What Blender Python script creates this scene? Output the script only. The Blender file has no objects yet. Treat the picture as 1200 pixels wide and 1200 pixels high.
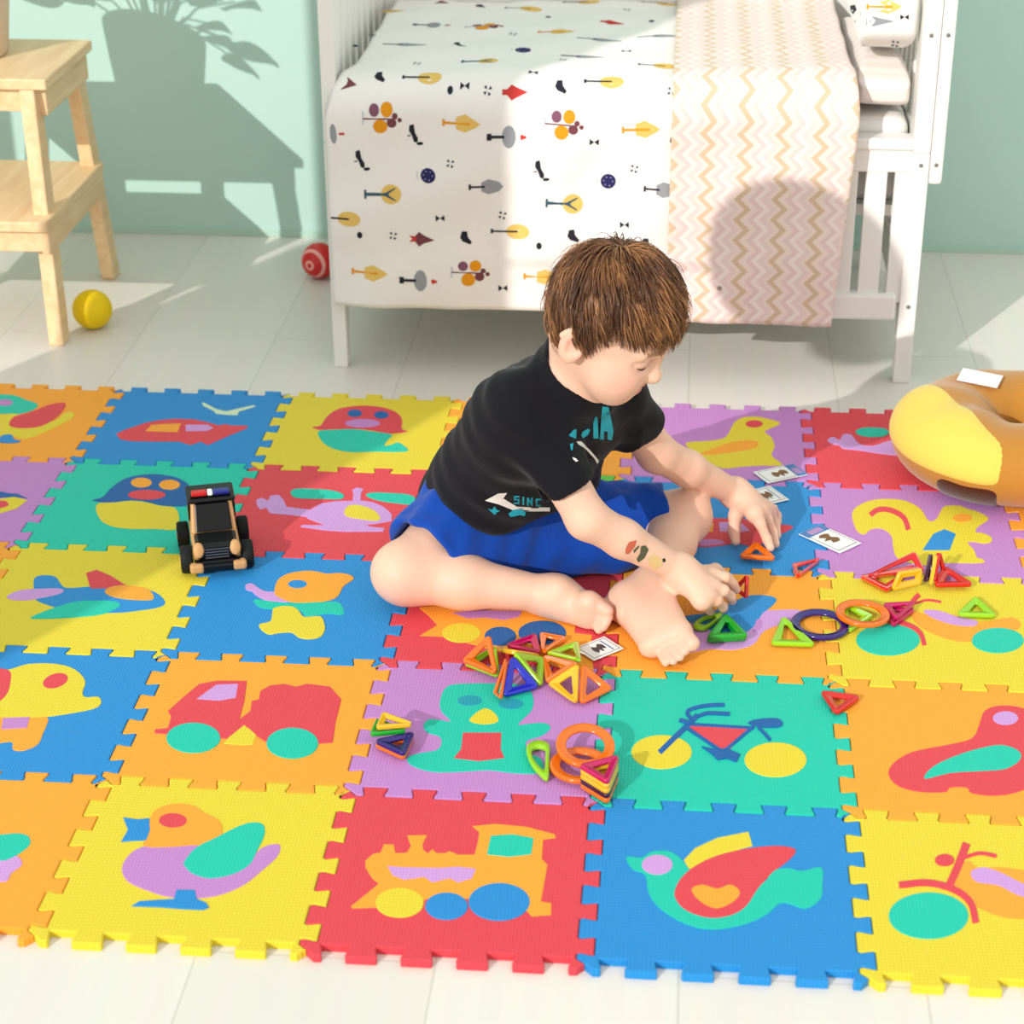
import bpy, bmesh, math, random
import numpy as np
from mathutils import Vector, Matrix
from mathutils.bvhtree import BVHTree
from mathutils.geometry import tessellate_polygon
random.seed(4); RNG = np.random.default_rng(7)
scene = bpy.context.scene
COL = scene.collection

# ------------------------------------------------------------------ camera
F_PX = 2341.19
CAM_LOC = np.array([1.27448, -1.68807, 1.39106])
RX, RY, RZ = 1.10753, 0.00508, 0.08582
def rot(rx, ry, rz):
    cx, sx = math.cos(rx), math.sin(rx); cy, sy = math.cos(ry), math.sin(ry); cz, sz = math.cos(rz), math.sin(rz)
    return np.array([[cz, -sz, 0], [sz, cz, 0], [0, 0, 1]]) @ np.array([[cy, 0, sy], [0, 1, 0], [-sy, 0, cy]]) @ np.array([[1, 0, 0], [0, cx, -sx], [0, sx, cx]])
CR = rot(RX, RY, RZ)
cam_data = bpy.data.cameras.new('camera'); cam = bpy.data.objects.new('camera', cam_data); COL.objects.link(cam)
cam.location = CAM_LOC; cam.rotation_euler = (RX, RY, RZ)
cam_data.sensor_width = 36; cam_data.lens = F_PX / 1200 * 36
cam_data.clip_start = .05; cam_data.clip_end = 60
cam_data.dof.use_dof = True; cam_data.dof.focus_distance = 2.75; cam_data.dof.aperture_fstop = 6.3
scene.camera = cam
def at(x, y, z=None, Y=None, X=None):
    """the point of the place that lies at this spot of the photograph, on a plane of known height or depth"""
    d = CR @ np.array([(x - 600) / F_PX, (600 - y) / F_PX, -1.0])
    if z is not None: t = (z - CAM_LOC[2]) / d[2]
    elif Y is not None: t = (Y - CAM_LOC[1]) / d[1]
    else: t = (X - CAM_LOC[0]) / d[0]
    return CAM_LOC + t * d
def proj(p):
    q = (np.atleast_2d(p) - CAM_LOC) @ CR
    return np.stack([600 + F_PX * q[:, 0] / -q[:, 2], 600 - F_PX * q[:, 1] / -q[:, 2]], 1)
MAT_Z = 0.01       # top of the foam mat (room floor is z = 0)

# ------------------------------------------------------------------ materials
def s2l(c):
    return [((v / 255) / 12.92 if v / 255 <= .04045 else ((v / 255 + .055) / 1.055) ** 2.4) for v in c]
_M = {}
def mat(name, rgb, rough=.5, spec=.5, trans=0, sss=0, coat=0, sheen=0, setup=None, metal=0):
    if name in _M: return _M[name]
    m = bpy.data.materials.new(name); m.use_nodes = True
    b = m.node_tree.nodes['Principled BSDF']
    c = s2l(rgb) + [1]
    b.inputs['Base Color'].default_value = c
    b.inputs['Roughness'].default_value = rough
    b.inputs['Specular IOR Level'].default_value = spec
    b.inputs['Transmission Weight'].default_value = trans
    b.inputs['Subsurface Weight'].default_value = sss
    b.inputs['Coat Weight'].default_value = coat
    b.inputs['Sheen Weight'].default_value = sheen
    b.inputs['Metallic'].default_value = metal
    m.diffuse_color = c
    if setup: setup(m, m.node_tree.nodes, m.node_tree.links, b)
    _M[name] = m
    return m
def bump(n, l, b, sock, strength, dist):
    bp = n.new('ShaderNodeBump'); bp.inputs['Strength'].default_value = strength; bp.inputs['Distance'].default_value = dist
    l.new(sock, bp.inputs['Height']); l.new(bp.outputs['Normal'], b.inputs['Normal']); return bp
def coords(n, l, scale=(1, 1, 1), kind='Object', rotz=0):
    tc = n.new('ShaderNodeTexCoord'); mp = n.new('ShaderNodeMapping')
    mp.inputs['Scale'].default_value = scale; mp.inputs['Rotation'].default_value = (0, 0, rotz)
    l.new(tc.outputs[kind], mp.inputs['Vector']); return mp.outputs['Vector']
def mul_color(n, l, b, sock, rgb_a, rgb_b, lo=.3, hi=.7):
    cr = n.new('ShaderNodeValToRGB'); cr.color_ramp.elements[0].color = s2l(rgb_a) + [1]; cr.color_ramp.elements[1].color = s2l(rgb_b) + [1]
    cr.color_ramp.elements[0].position = lo; cr.color_ramp.elements[1].position = hi
    l.new(sock, cr.inputs['Fac']); l.new(cr.outputs['Color'], b.inputs['Base Color']); return cr
def foam_setup(m, n, l, b):
    v = coords(n, l, (1, 1, 1))
    w1 = n.new('ShaderNodeTexWave'); w1.bands_direction = 'X'; w1.inputs['Scale'].default_value = 75; w1.inputs['Distortion'].default_value = .6; w1.inputs['Detail'].default_value = 0
    w2 = n.new('ShaderNodeTexWave'); w2.bands_direction = 'Y'; w2.inputs['Scale'].default_value = 62; w2.inputs['Distortion'].default_value = .6; w2.inputs['Detail'].default_value = 0
    l.new(v, w1.inputs['Vector']); l.new(v, w2.inputs['Vector'])
    mx = n.new('ShaderNodeMath'); mx.operation = 'MULTIPLY'; l.new(w1.outputs['Fac'], mx.inputs[0]); l.new(w2.outputs['Fac'], mx.inputs[1])
    bump(n, l, b, mx.outputs[0], .6, .0010)
FOAM = dict(yellow=(222, 202, 48), orange=(242, 160, 44), red=(217, 64, 76), blue=(28, 135, 203), teal=(12, 192, 166),
            purple=(188, 128, 194), green=(92, 186, 66), lilac=(200, 150, 212), navy=(10, 92, 160), pale=(205, 226, 190))
def foam(c): return mat('foam_' + c, FOAM[c], .55, .3, sheen=.05, setup=foam_setup)
PLAST = dict(orange=(250, 120, 10), lime=(160, 222, 24), blue=(20, 36, 190), magenta=(205, 8, 96), yellow=(250, 196, 40),
             red=(222, 24, 20), green=(10, 170, 40), purple=(44, 18, 120), dark=(60, 16, 50))
def plastic(c): return mat('plastic_' + c, PLAST[c], .16, .5, trans=.22, coat=.3)

# ------------------------------------------------------------------ object helpers
def new_obj(name, me, parent=None):
    o = bpy.data.objects.new(name, me); COL.objects.link(o)
    if parent is not None: o.parent = parent
    return o
def thing(name, label, cat, loc=(0, 0, 0), rotz=0, group=None):
    o = bpy.data.objects.new(name, None); COL.objects.link(o)
    o.location = Vector([float(v) for v in loc]); o.rotation_euler = (0, 0, rotz); o.empty_display_size = .05
    return tag(o, label, cat, group)
def tag(o, label, cat, group=None):
    o['label'] = label; o['category'] = cat
    if group: o['group'] = group
    return o
def struct(o):
    o['kind'] = 'structure'; return o
class MB:
    def __init__(s): s.v = []; s.f = []; s.m = []; s.mats = []; s.cur = 0; s.smooth = False; s.sm = []
    def use(s, m):
        if m not in s.mats: s.mats.append(m)
        s.cur = s.mats.index(m); return s
    def add(s, verts, faces, smooth=None):
        k = len(s.v); s.v += [tuple(float(c) for c in p) for p in verts]
        for f in faces:
            s.f.append(tuple(i + k for i in f)); s.m.append(s.cur); s.sm.append(s.smooth if smooth is None else smooth)
        return s
    def bm(s, bm, M=None, smooth=None):
        if M is not None: bm.transform(M)
        bm.verts.index_update()
        s.add([v.co[:] for v in bm.verts], [[v.index for v in f.verts] for f in bm.faces], smooth); bm.free(); return s
    def box(s, lo, hi, bev=.002, M=None, seg=2):
        bm = bmesh.new(); bmesh.ops.create_cube(bm, size=1)
        lo, hi = np.array(lo, float), np.array(hi, float); d = hi - lo; c = (lo + hi) / 2
        for v in bm.verts: v.co = Vector((v.co.x * d[0] + c[0], v.co.y * d[1] + c[1], v.co.z * d[2] + c[2]))
        if bev > 0: bmesh.ops.bevel(bm, geom=bm.edges[:], offset=min(bev, min(d) * .45), segments=seg, affect='EDGES', profile=.5)
        return s.bm(bm, M)
    def hexa(s, bot, top, bev=.002):
        bm = bmesh.new(); vs = [bm.verts.new(Vector([float(c) for c in p])) for p in list(bot) + list(top)]
        for f in ((3, 2, 1, 0), (4, 5, 6, 7), (0, 1, 5, 4), (1, 2, 6, 5), (2, 3, 7, 6), (3, 0, 4, 7)): bm.faces.new([vs[i] for i in f])
        if bev > 0: bmesh.ops.bevel(bm, geom=bm.edges[:], offset=bev, segments=2, affect='EDGES', profile=.5)
        bmesh.ops.recalc_face_normals(bm, faces=bm.faces[:]); return s.bm(bm)
    def lathe(s, prof, n=32, M=None, smooth=True, axis='Z'):
        vs, fs = [], []
        for r, z in prof:
            for k in range(n):
                a = 2 * math.pi * k / n; p = (r * math.cos(a), r * math.sin(a), z)
                if axis == 'Y': p = (p[0], p[2], -p[1])
                if axis == 'X': p = (p[2], p[0], p[1])
                vs.append(p)
        for i in range(len(prof) - 1):
            for k in range(n):
                a, b2 = i * n + k, i * n + (k + 1) % n; fs.append((a, b2, b2 + n, a + n))
        if prof[0][0] > 1e-6: fs.append(tuple(range(n))[::-1])
        if prof[-1][0] > 1e-6: fs.append(tuple(range((len(prof) - 1) * n, len(prof) * n)))
        if M is not None: vs = [tuple(M @ Vector(p)) for p in vs]
        return s.add(vs, fs, smooth)
    def tube(s, pts, r, n=8):
        pts = [Vector([float(c) for c in p]) for p in pts]; rs = r if isinstance(r, (list, tuple)) else [r] * len(pts)
        vs, fs = [], []; up = None
        for i, p in enumerate(pts):
            t = (pts[min(i + 1, len(pts) - 1)] - pts[max(i - 1, 0)]).normalized()
            if up is None:
                up = t.orthogonal().normalized()
            else: up = (up - t * up.dot(t)).normalized()
            w = t.cross(up)
            for k in range(n):
                a = 2 * math.pi * k / n; vs.append(p + (up * math.cos(a) + w * math.sin(a)) * rs[i])
        for i in range(len(pts) - 1):
            for k in range(n):
                a, b2 = i * n + k, i * n + (k + 1) % n; fs.append((a, b2, b2 + n, a + n))
        fs.append(tuple(range(n))[::-1]); fs.append(tuple(range((len(pts) - 1) * n, len(pts) * n)))
        return s.add(vs, fs, True)
    def build(s, name, parent=None, m=None):
        me = bpy.data.meshes.new(name); me.from_pydata(s.v, [], s.f)
        ml = s.mats if s.mats else [m]
        for x in ml: me.materials.append(x)
        me.polygons.foreach_set('material_index', s.m); me.polygons.foreach_set('use_smooth', s.sm)
        bm = bmesh.new(); bm.from_mesh(me); bmesh.ops.recalc_face_normals(bm, faces=bm.faces[:]); bm.to_mesh(me); bm.free()
        me.update(); return new_obj(name, me, parent)

def poly_area(p):
    x, y = p[:, 0], p[:, 1]; return .5 * np.sum(x * np.roll(y, -1) - y * np.roll(x, -1))
def inset_poly(p, d):
    """moves every corner of a closed counter-clockwise outline inwards by d"""
    e = np.roll(p, -1, 0) - p; e /= np.linalg.norm(e, axis=1)[:, None] + 1e-12
    nrm = np.stack([-e[:, 1], e[:, 0]], 1); pn = np.roll(nrm, 1, 0)
    b = nrm + pn; k = np.maximum(1 + np.sum(nrm * pn, 1), .5)
    return p + b / k[:, None] * d
def slab(mb, p, z0, z1, bev):
    """solid with outline p between z0 and z1, top edge bevelled"""
    p = np.asarray(p, float)
    if poly_area(p) < 0: p = p[::-1]
    n = len(p); q = inset_poly(p, bev) if bev > 0 else p
    rings = [(p, z0), (p, z1 - bev), (q, z1)] if bev > 0 else [(p, z0), (p, z1)]
    vs = [(a[0], a[1], z) for r, z in rings for a in r]; fs = []
    for i in range(len(rings) - 1):
        for k in range(n):
            a, b = i * n + k, i * n + (k + 1) % n; fs.append((a, b, b + n, a + n))
    fs.append(tuple(range(n))[::-1]); fs.append(tuple(range((len(rings) - 1) * n, len(rings) * n)))
    mb.add(vs, fs)
def smooth_closed(p, n=4):
    p = np.asarray(p, float); out = []
    N = len(p)
    for i in range(N):
        a, b, c, d = p[i - 1], p[i], p[(i + 1) % N], p[(i + 2) % N]
        for t in np.arange(n) / n:
            out.append(.5 * ((2 * b) + (-a + c) * t + (2 * a - 5 * b + 4 * c - d) * t * t + (-a + 3 * b - 3 * c + d) * t ** 3))
    return np.array(out)
def smooth_open(p, n=6):
    p = np.asarray(p, float); q = np.vstack([2 * p[0] - p[1], p, 2 * p[-1] - p[-2]]); out = []
    for i in range(1, len(q) - 2):
        a, b, c, d = q[i - 1], q[i], q[i + 1], q[i + 2]
        for t in np.arange(n) / n:
            out.append(.5 * ((2 * b) + (-a + c) * t + (2 * a - 5 * b + 4 * c - d) * t * t + (-a + 3 * b - 3 * c + d) * t ** 3))
    out.append(p[-1]); return np.array(out)

# ------------------------------------------------------------------ implicit-surface modelling (one continuous mesh)
class Field:
    def __init__(s, lo, hi, h):
        s.lo = np.array(lo, float); s.h = h; s.n = np.ceil((np.array(hi) - s.lo) / h).astype(int) + 1
        s.D = np.full(s.n, .05, np.float32)
    def region(s, lo, hi):
        a = np.clip(np.floor((np.array(lo) - s.lo) / s.h).astype(int), 0, s.n); b = np.clip(np.ceil((np.array(hi) - s.lo) / s.h).astype(int) + 1, 0, s.n)
        if np.any(b <= a): return None, None
        sl = tuple(slice(i, j) for i, j in zip(a, b))
        g = np.meshgrid(*[(np.arange(i, j) * s.h + o).astype(np.float32) for i, j, o in zip(a, b, s.lo)], indexing='ij')
        return sl, np.stack(g, -1)
    def put(s, fn, lo, hi, k=.01, op='+'):
        m = max(k, s.h * 3) + s.h * 2
        sl, P = s.region(np.array(lo) - m, np.array(hi) + m)
        if sl is None: return
        d = fn(P).astype(np.float32); a = s.D[sl]
        if op == '-': d = -d; a2 = -a; d2 = -d
        if op == '+':
            hh = np.maximum(k - np.abs(a - d), 0) / k if k > 0 else 0
            s.D[sl] = np.minimum(a, d) - hh * hh * k * .25
        elif op == '-':
            hh = np.maximum(k - np.abs(a - d), 0) / k if k > 0 else 0
            s.D[sl] = np.maximum(a, d) + hh * hh * k * .25
    def cap(s, a, b, ra, rb=None, k=.01, op='+'):
        rb = ra if rb is None else rb; a = np.array(a, float); b = np.array(b, float); r = max(ra, rb)
        def fn(P):
            ba = (b - a).astype(np.float32); pa = P - a.astype(np.float32); t = np.clip(pa @ ba / max(float(ba @ ba), 1e-9), 0, 1)
            return np.linalg.norm(pa - t[..., None] * ba, axis=-1) - (ra + (rb - ra) * t)
        s.put(fn, np.minimum(a, b) - r, np.maximum(a, b) + r, k, op)
    def ell(s, c, rad, R=None, k=.01, op='+'):
        c = np.array(c, float); rad = np.array(rad, np.float32); R = np.eye(3) if R is None else R   # columns of R: axes
        def fn(P):
            q = (P - c.astype(np.float32)) @ R.astype(np.float32); k0 = np.linalg.norm(q / rad, axis=-1); k1 = np.linalg.norm(q / (rad * rad), axis=-1)
            return k0 * (k0 - 1) / np.maximum(k1, 1e-6)
        r = float(max(rad)); s.put(fn, c - r, c + r, k, op)
    def plane(s, p, n, k=.004, lo=None, hi=None):
        """cut away everything on the side n points to"""
        p = np.array(p, float); n = np.array(n, float) / np.linalg.norm(n)
        lo = s.lo if lo is None else lo; hi = s.lo + s.n * s.h if hi is None else hi
        s.put(lambda P: -((P - p.astype(np.float32)) @ n.astype(np.float32)), lo, hi, k, '-')
    def mesh(s, name, parent, material, smooth=2):
        D = s.D; ins = D < 0
        c = np.zeros(np.array(D.shape) - 1, np.int8)
        offs = [(i, j, k) for i in (0, 1) for j in (0, 1) for k in (0, 1)]
        sh = c.shape
        for o in offs: c += ins[o[0]:o[0] + sh[0], o[1]:o[1] + sh[1], o[2]:o[2] + sh[2]]
        act = (c > 0) & (c < 8); idx = np.argwhere(act)
        vid = np.full(sh, -1, np.int64); vid[act] = np.arange(len(idx))
        val = np.stack([D[tuple((idx + o).T)] for o in offs], 1); acc = np.zeros((len(idx), 3)); cnt = np.zeros(len(idx))
        for a in range(8):
            for b in range(a + 1, 8):
                da = np.array(offs[b]) - np.array(offs[a])
                if np.abs(da).sum() != 1: continue
                va, vb = val[:, a], val[:, b]; x = (va < 0) != (vb < 0)
                t = np.where(x, va / np.where(x, va - vb, 1), 0)
                acc += np.where(x[:, None], np.array(offs[a]) + t[:, None] * da, 0); cnt += x
        V = s.lo + (idx + acc / cnt[:, None]) * s.h
        Q = []
        for ax in range(3):
            o = [0, 0, 0]; o[ax] = 1
            A = ins[:D.shape[0] - o[0], :D.shape[1] - o[1], :D.shape[2] - o[2]]; B = ins[o[0]:, o[1]:, o[2]:]
            e = np.argwhere(A != B); e = e[np.all([(e[:, i] > 0) & (e[:, i] < sh[i]) for i in range(3) if i != ax], 0)]
            u, w = [(1, 2), (2, 0), (0, 1)][ax]
            du = np.zeros(3, int); du[u] = 1; dw = np.zeros(3, int); dw[w] = 1
            q = np.stack([vid[tuple(e.T)], vid[tuple((e - du).T)], vid[tuple((e - du - dw).T)], vid[tuple((e - dw).T)]], 1)
            flip = B[tuple(e.T)]; q[flip] = q[flip][:, ::-1]
            Q.append(q[np.all(q >= 0, 1)])
        Q = np.vstack(Q)
        for _ in range(smooth):
            S = np.zeros_like(V); n = np.zeros(len(V))
            for i in range(4):
                a, b = Q[:, i], Q[:, (i + 1) % 4]
                np.add.at(S, a, V[b]); np.add.at(n, a, 1); np.add.at(S, b, V[a]); np.add.at(n, b, 1)
            V = V * .5 + .5 * S / np.maximum(n, 1)[:, None]
        me = bpy.data.meshes.new(name); me.vertices.add(len(V)); me.vertices.foreach_set('co', V.astype(np.float32).ravel())
        me.loops.add(len(Q) * 4); me.loops.foreach_set('vertex_index', Q.astype(np.int32).ravel())
        me.polygons.add(len(Q)); me.polygons.foreach_set('loop_start', np.arange(0, len(Q) * 4, 4, dtype=np.int32))
        me.update(calc_edges=True); me.validate(); me.polygons.foreach_set('use_smooth', [True] * len(me.polygons))
        me.materials.append(material); o = new_obj(name, me, parent); o_v = V
        return o, V, Q
# ------------------------------------------------------------------ the room
def mint_setup(m, n, l, b):
    v = coords(n, l, (1, 1, 1)); no = n.new('ShaderNodeTexNoise'); no.inputs['Scale'].default_value = 1.5; no.inputs['Detail'].default_value = 3
    l.new(v, no.inputs['Vector']); mul_color(n, l, b, no.outputs['Fac'], (178, 210, 199), (184, 214, 204))
    n2 = n.new('ShaderNodeTexNoise'); n2.inputs['Scale'].default_value = 260; l.new(v, n2.inputs['Vector']); bump(n, l, b, n2.outputs['Fac'], .15, .001)
def floor_setup(m, n, l, b):
    v = coords(n, l, (1, 1, 1), rotz=math.radians(90))
    br = n.new('ShaderNodeTexBrick'); br.offset = .37; br.inputs['Color1'].default_value = s2l((223, 218, 208)) + [1]; br.inputs['Color2'].default_value = s2l((228, 223, 214)) + [1]
    br.inputs['Mortar'].default_value = s2l((206, 202, 191)) + [1]; br.inputs['Scale'].default_value = 1; br.inputs['Mortar Size'].default_value = .0016
    br.inputs['Brick Width'].default_value = 1.3; br.inputs['Row Height'].default_value = .26; br.inputs['Mortar Smooth'].default_value = .4
    l.new(v, br.inputs['Vector'])
    no = n.new('ShaderNodeTexNoise'); no.inputs['Scale'].default_value = 3; no.inputs['Detail'].default_value = 4
    v2 = coords(n, l, (14, 1, 1)); l.new(v2, no.inputs['Vector'])
    mx = n.new('ShaderNodeMix'); mx.data_type = 'RGBA'; mx.blend_type = 'MULTIPLY'; mx.inputs['Factor'].default_value = .10
    l.new(br.outputs['Color'], mx.inputs['A']); l.new(no.outputs['Color'], mx.inputs['B']); l.new(mx.outputs['Result'], b.inputs['Base Color'])
M_mint = mat('mint_paint', (162, 210, 192), .75, .25, setup=mint_setup)
M_floor = mat('white_laminate', (224, 220, 206), .38, .4, setup=floor_setup)
M_white = mat('white_lacquer', (238, 236, 230), .35, .4)
M_trim = mat('skirting_paint', (176, 206, 190), .5, .3)
WALL_Y = 2.372
mb = MB(); mb.add([(-3.2, -7.2, 0), (4.5, -7.2, 0), (4.5, WALL_Y + .1, 0), (-3.2, WALL_Y + .1, 0), (-3.2, -7.2, -.1), (4.5, -7.2, -.1), (4.5, WALL_Y + .1, -.1), (-3.2, WALL_Y + .1, -.1)],
                  [(0, 1, 2, 3), (7, 6, 5, 4), (0, 4, 5, 1), (1, 5, 6, 2), (2, 6, 7, 3), (3, 7, 4, 0)])
struct(mb.build('floor', m=M_floor))
mb = MB(); mb.box((-.9, WALL_Y, 0), (4.5, WALL_Y + .12, 3.8), 0); struct(mb.build('wall_back', m=M_mint))
mb = MB(); mb.box((-.9, WALL_Y - .004, 0), (4.5, WALL_Y, .014), .001); struct(mb.build('baseboard_back', m=M_trim))
# window wall on the left, outside the picture: the sun comes in through its two openings
WX = -.9
WIN = [(-6.8, -1.68, .05, 3.6), (-.33, 2.0, .05, 2.9)]
mb = MB()
y0 = -7.2
for (a, b_, z0, z1) in WIN:
    mb.box((WX - .14, y0, 0), (WX, a, 3.8), 0); mb.box((WX - .14, a, 0), (WX, b_, z0), 0); mb.box((WX - .14, a, z1), (WX, b_, 3.8), 0); y0 = b_
mb.box((WX - .14, y0, 0), (WX, WALL_Y + .12, 3.8), 0)
struct(mb.build('wall_left', m=M_mint))
for i, (a, b_, z0, z1) in enumerate(WIN):
    mb = MB(); t = .05
    mb.box((WX - .10, a, z0), (WX - .04, a + t, z1)); mb.box((WX - .10, b_ - t, z0), (WX - .04, b_, z1))
    mb.box((WX - .10, a, z0), (WX - .04, b_, z0 + t)); mb.box((WX - .10, a, z1 - t), (WX - .04, b_, z1))
    if i == 1:
        mb.box((WX - .09, .96, z0), (WX - .05, 1.0, z1))
    struct(mb.build('window_%d' % (i + 1), m=M_white))

# ------------------------------------------------------------------ light
sun = bpy.data.lights.new('sun', 'SUN'); so = bpy.data.objects.new('sun', sun); COL.objects.link(so)
SUN_DIR = Vector((.495, .869, -.46)).normalized()
so.rotation_euler = SUN_DIR.to_track_quat('-Z', 'Y').to_euler(); so.location = (-3, -3, 4)
sun.energy = 2.9; sun.color = (1, .96, .925); sun.angle = math.radians(.4)
w = bpy.data.worlds.new('World'); scene.world = w; w.use_nodes = True
bg = w.node_tree.nodes['Background']; bg.inputs['Color'].default_value = (1, .99, .97, 1); bg.inputs['Strength'].default_value = 1.08
scene.view_settings.view_transform = 'Standard'; scene.view_settings.look = 'None'; scene.view_settings.exposure = 0; scene.view_settings.gamma = 1
scene.view_settings.use_curve_mapping = False

# ------------------------------------------------------------------ foam mat
T = .30; TD = .0095
def edge_pts(a, b, nrm):
    """interlocking edge from node a to node b: five dovetail teeth towards nrm"""
    a = np.array(a, float); b = np.array(b, float); nrm = np.array(nrm, float); out = [a]
    def q(t, d): return a + (b - a) * t + nrm * d
    out.append(q(.028, -TD))
    for k in range(5):
        c = (k + .5) / 5
        for t, d in ((c - .045, -TD), (c - .040, -TD * .6), (c - .050, TD * .6), (c - .049, TD), (c + .049, TD), (c + .050, TD * .6), (c + .040, -TD * .6), (c + .045, -TD)): out.append(q(t, d))
    out.append(q(.972, -TD)); out.append(b)
    return np.array(out)
def tile_outline(c, r):
    x0, x1, y0, y1 = c * T, c * T + T, r * T, r * T + T
    bot = edge_pts((x0, y0), (x1, y0), (0, 1)); right = edge_pts((x1, y0), (x1, y1), (1, 0)); top = edge_pts((x0, y1), (x1, y1), (0, 1))[::-1]; left = edge_pts((x0, y0), (x0, y1), (1, 0))[::-1]
    return np.vstack([bot[:-1], right[:-1], top[:-1], left[:-1]])
CROP = dict(A=(0, 430, 3), B=(0, 800, 3), C=(340, 800, 3), D=(680, 800, 2.3077), E=(400, 560, 2.727), F=(760, 430, 2.727), G=(520, 720, 5),
            bear=(270, 640, 7.5), heli=(290, 550, 6), owl=(90, 540, 7.5), lady=(350, 460, 8), jet=(120, 460, 6), par=(0, 440, 6.667), squ=(980, 560, 5.4545),
            chick=(790, 470, 4.2857), train=(450, 690, 4.8), boat=(780, 560, 5.4545), swan=(760, 680, 6), P=(0, 0, 1))
def onmat(crop, pts, z=MAT_Z):
    ox, oy, s = CROP[crop]; return np.array([at(ox + x / s, oy + y / s, z=z)[:2] for x, y in pts])
def ellp(cx, cy, rx, ry, rot_=0, n=14):
    a = np.arange(n) * 2 * math.pi / n; c, s_ = math.cos(rot_), math.sin(rot_)
    return [(cx + rx * math.cos(t) * c - ry * math.sin(t) * s_, cy + rx * math.cos(t) * s_ + ry * math.sin(t) * c) for t in a]
def strokep(pts, w):
    p = smooth_open(pts, 4) if len(pts) > 2 else np.array(pts, float)
    d = np.gradient(p, axis=0); d /= np.linalg.norm(d, axis=1)[:, None]; nn = np.stack([-d[:, 1], d[:, 0]], 1) * w / 2
    return [tuple(q) for q in np.vstack([p + nn, (p - nn)[::-1]])]
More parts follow.
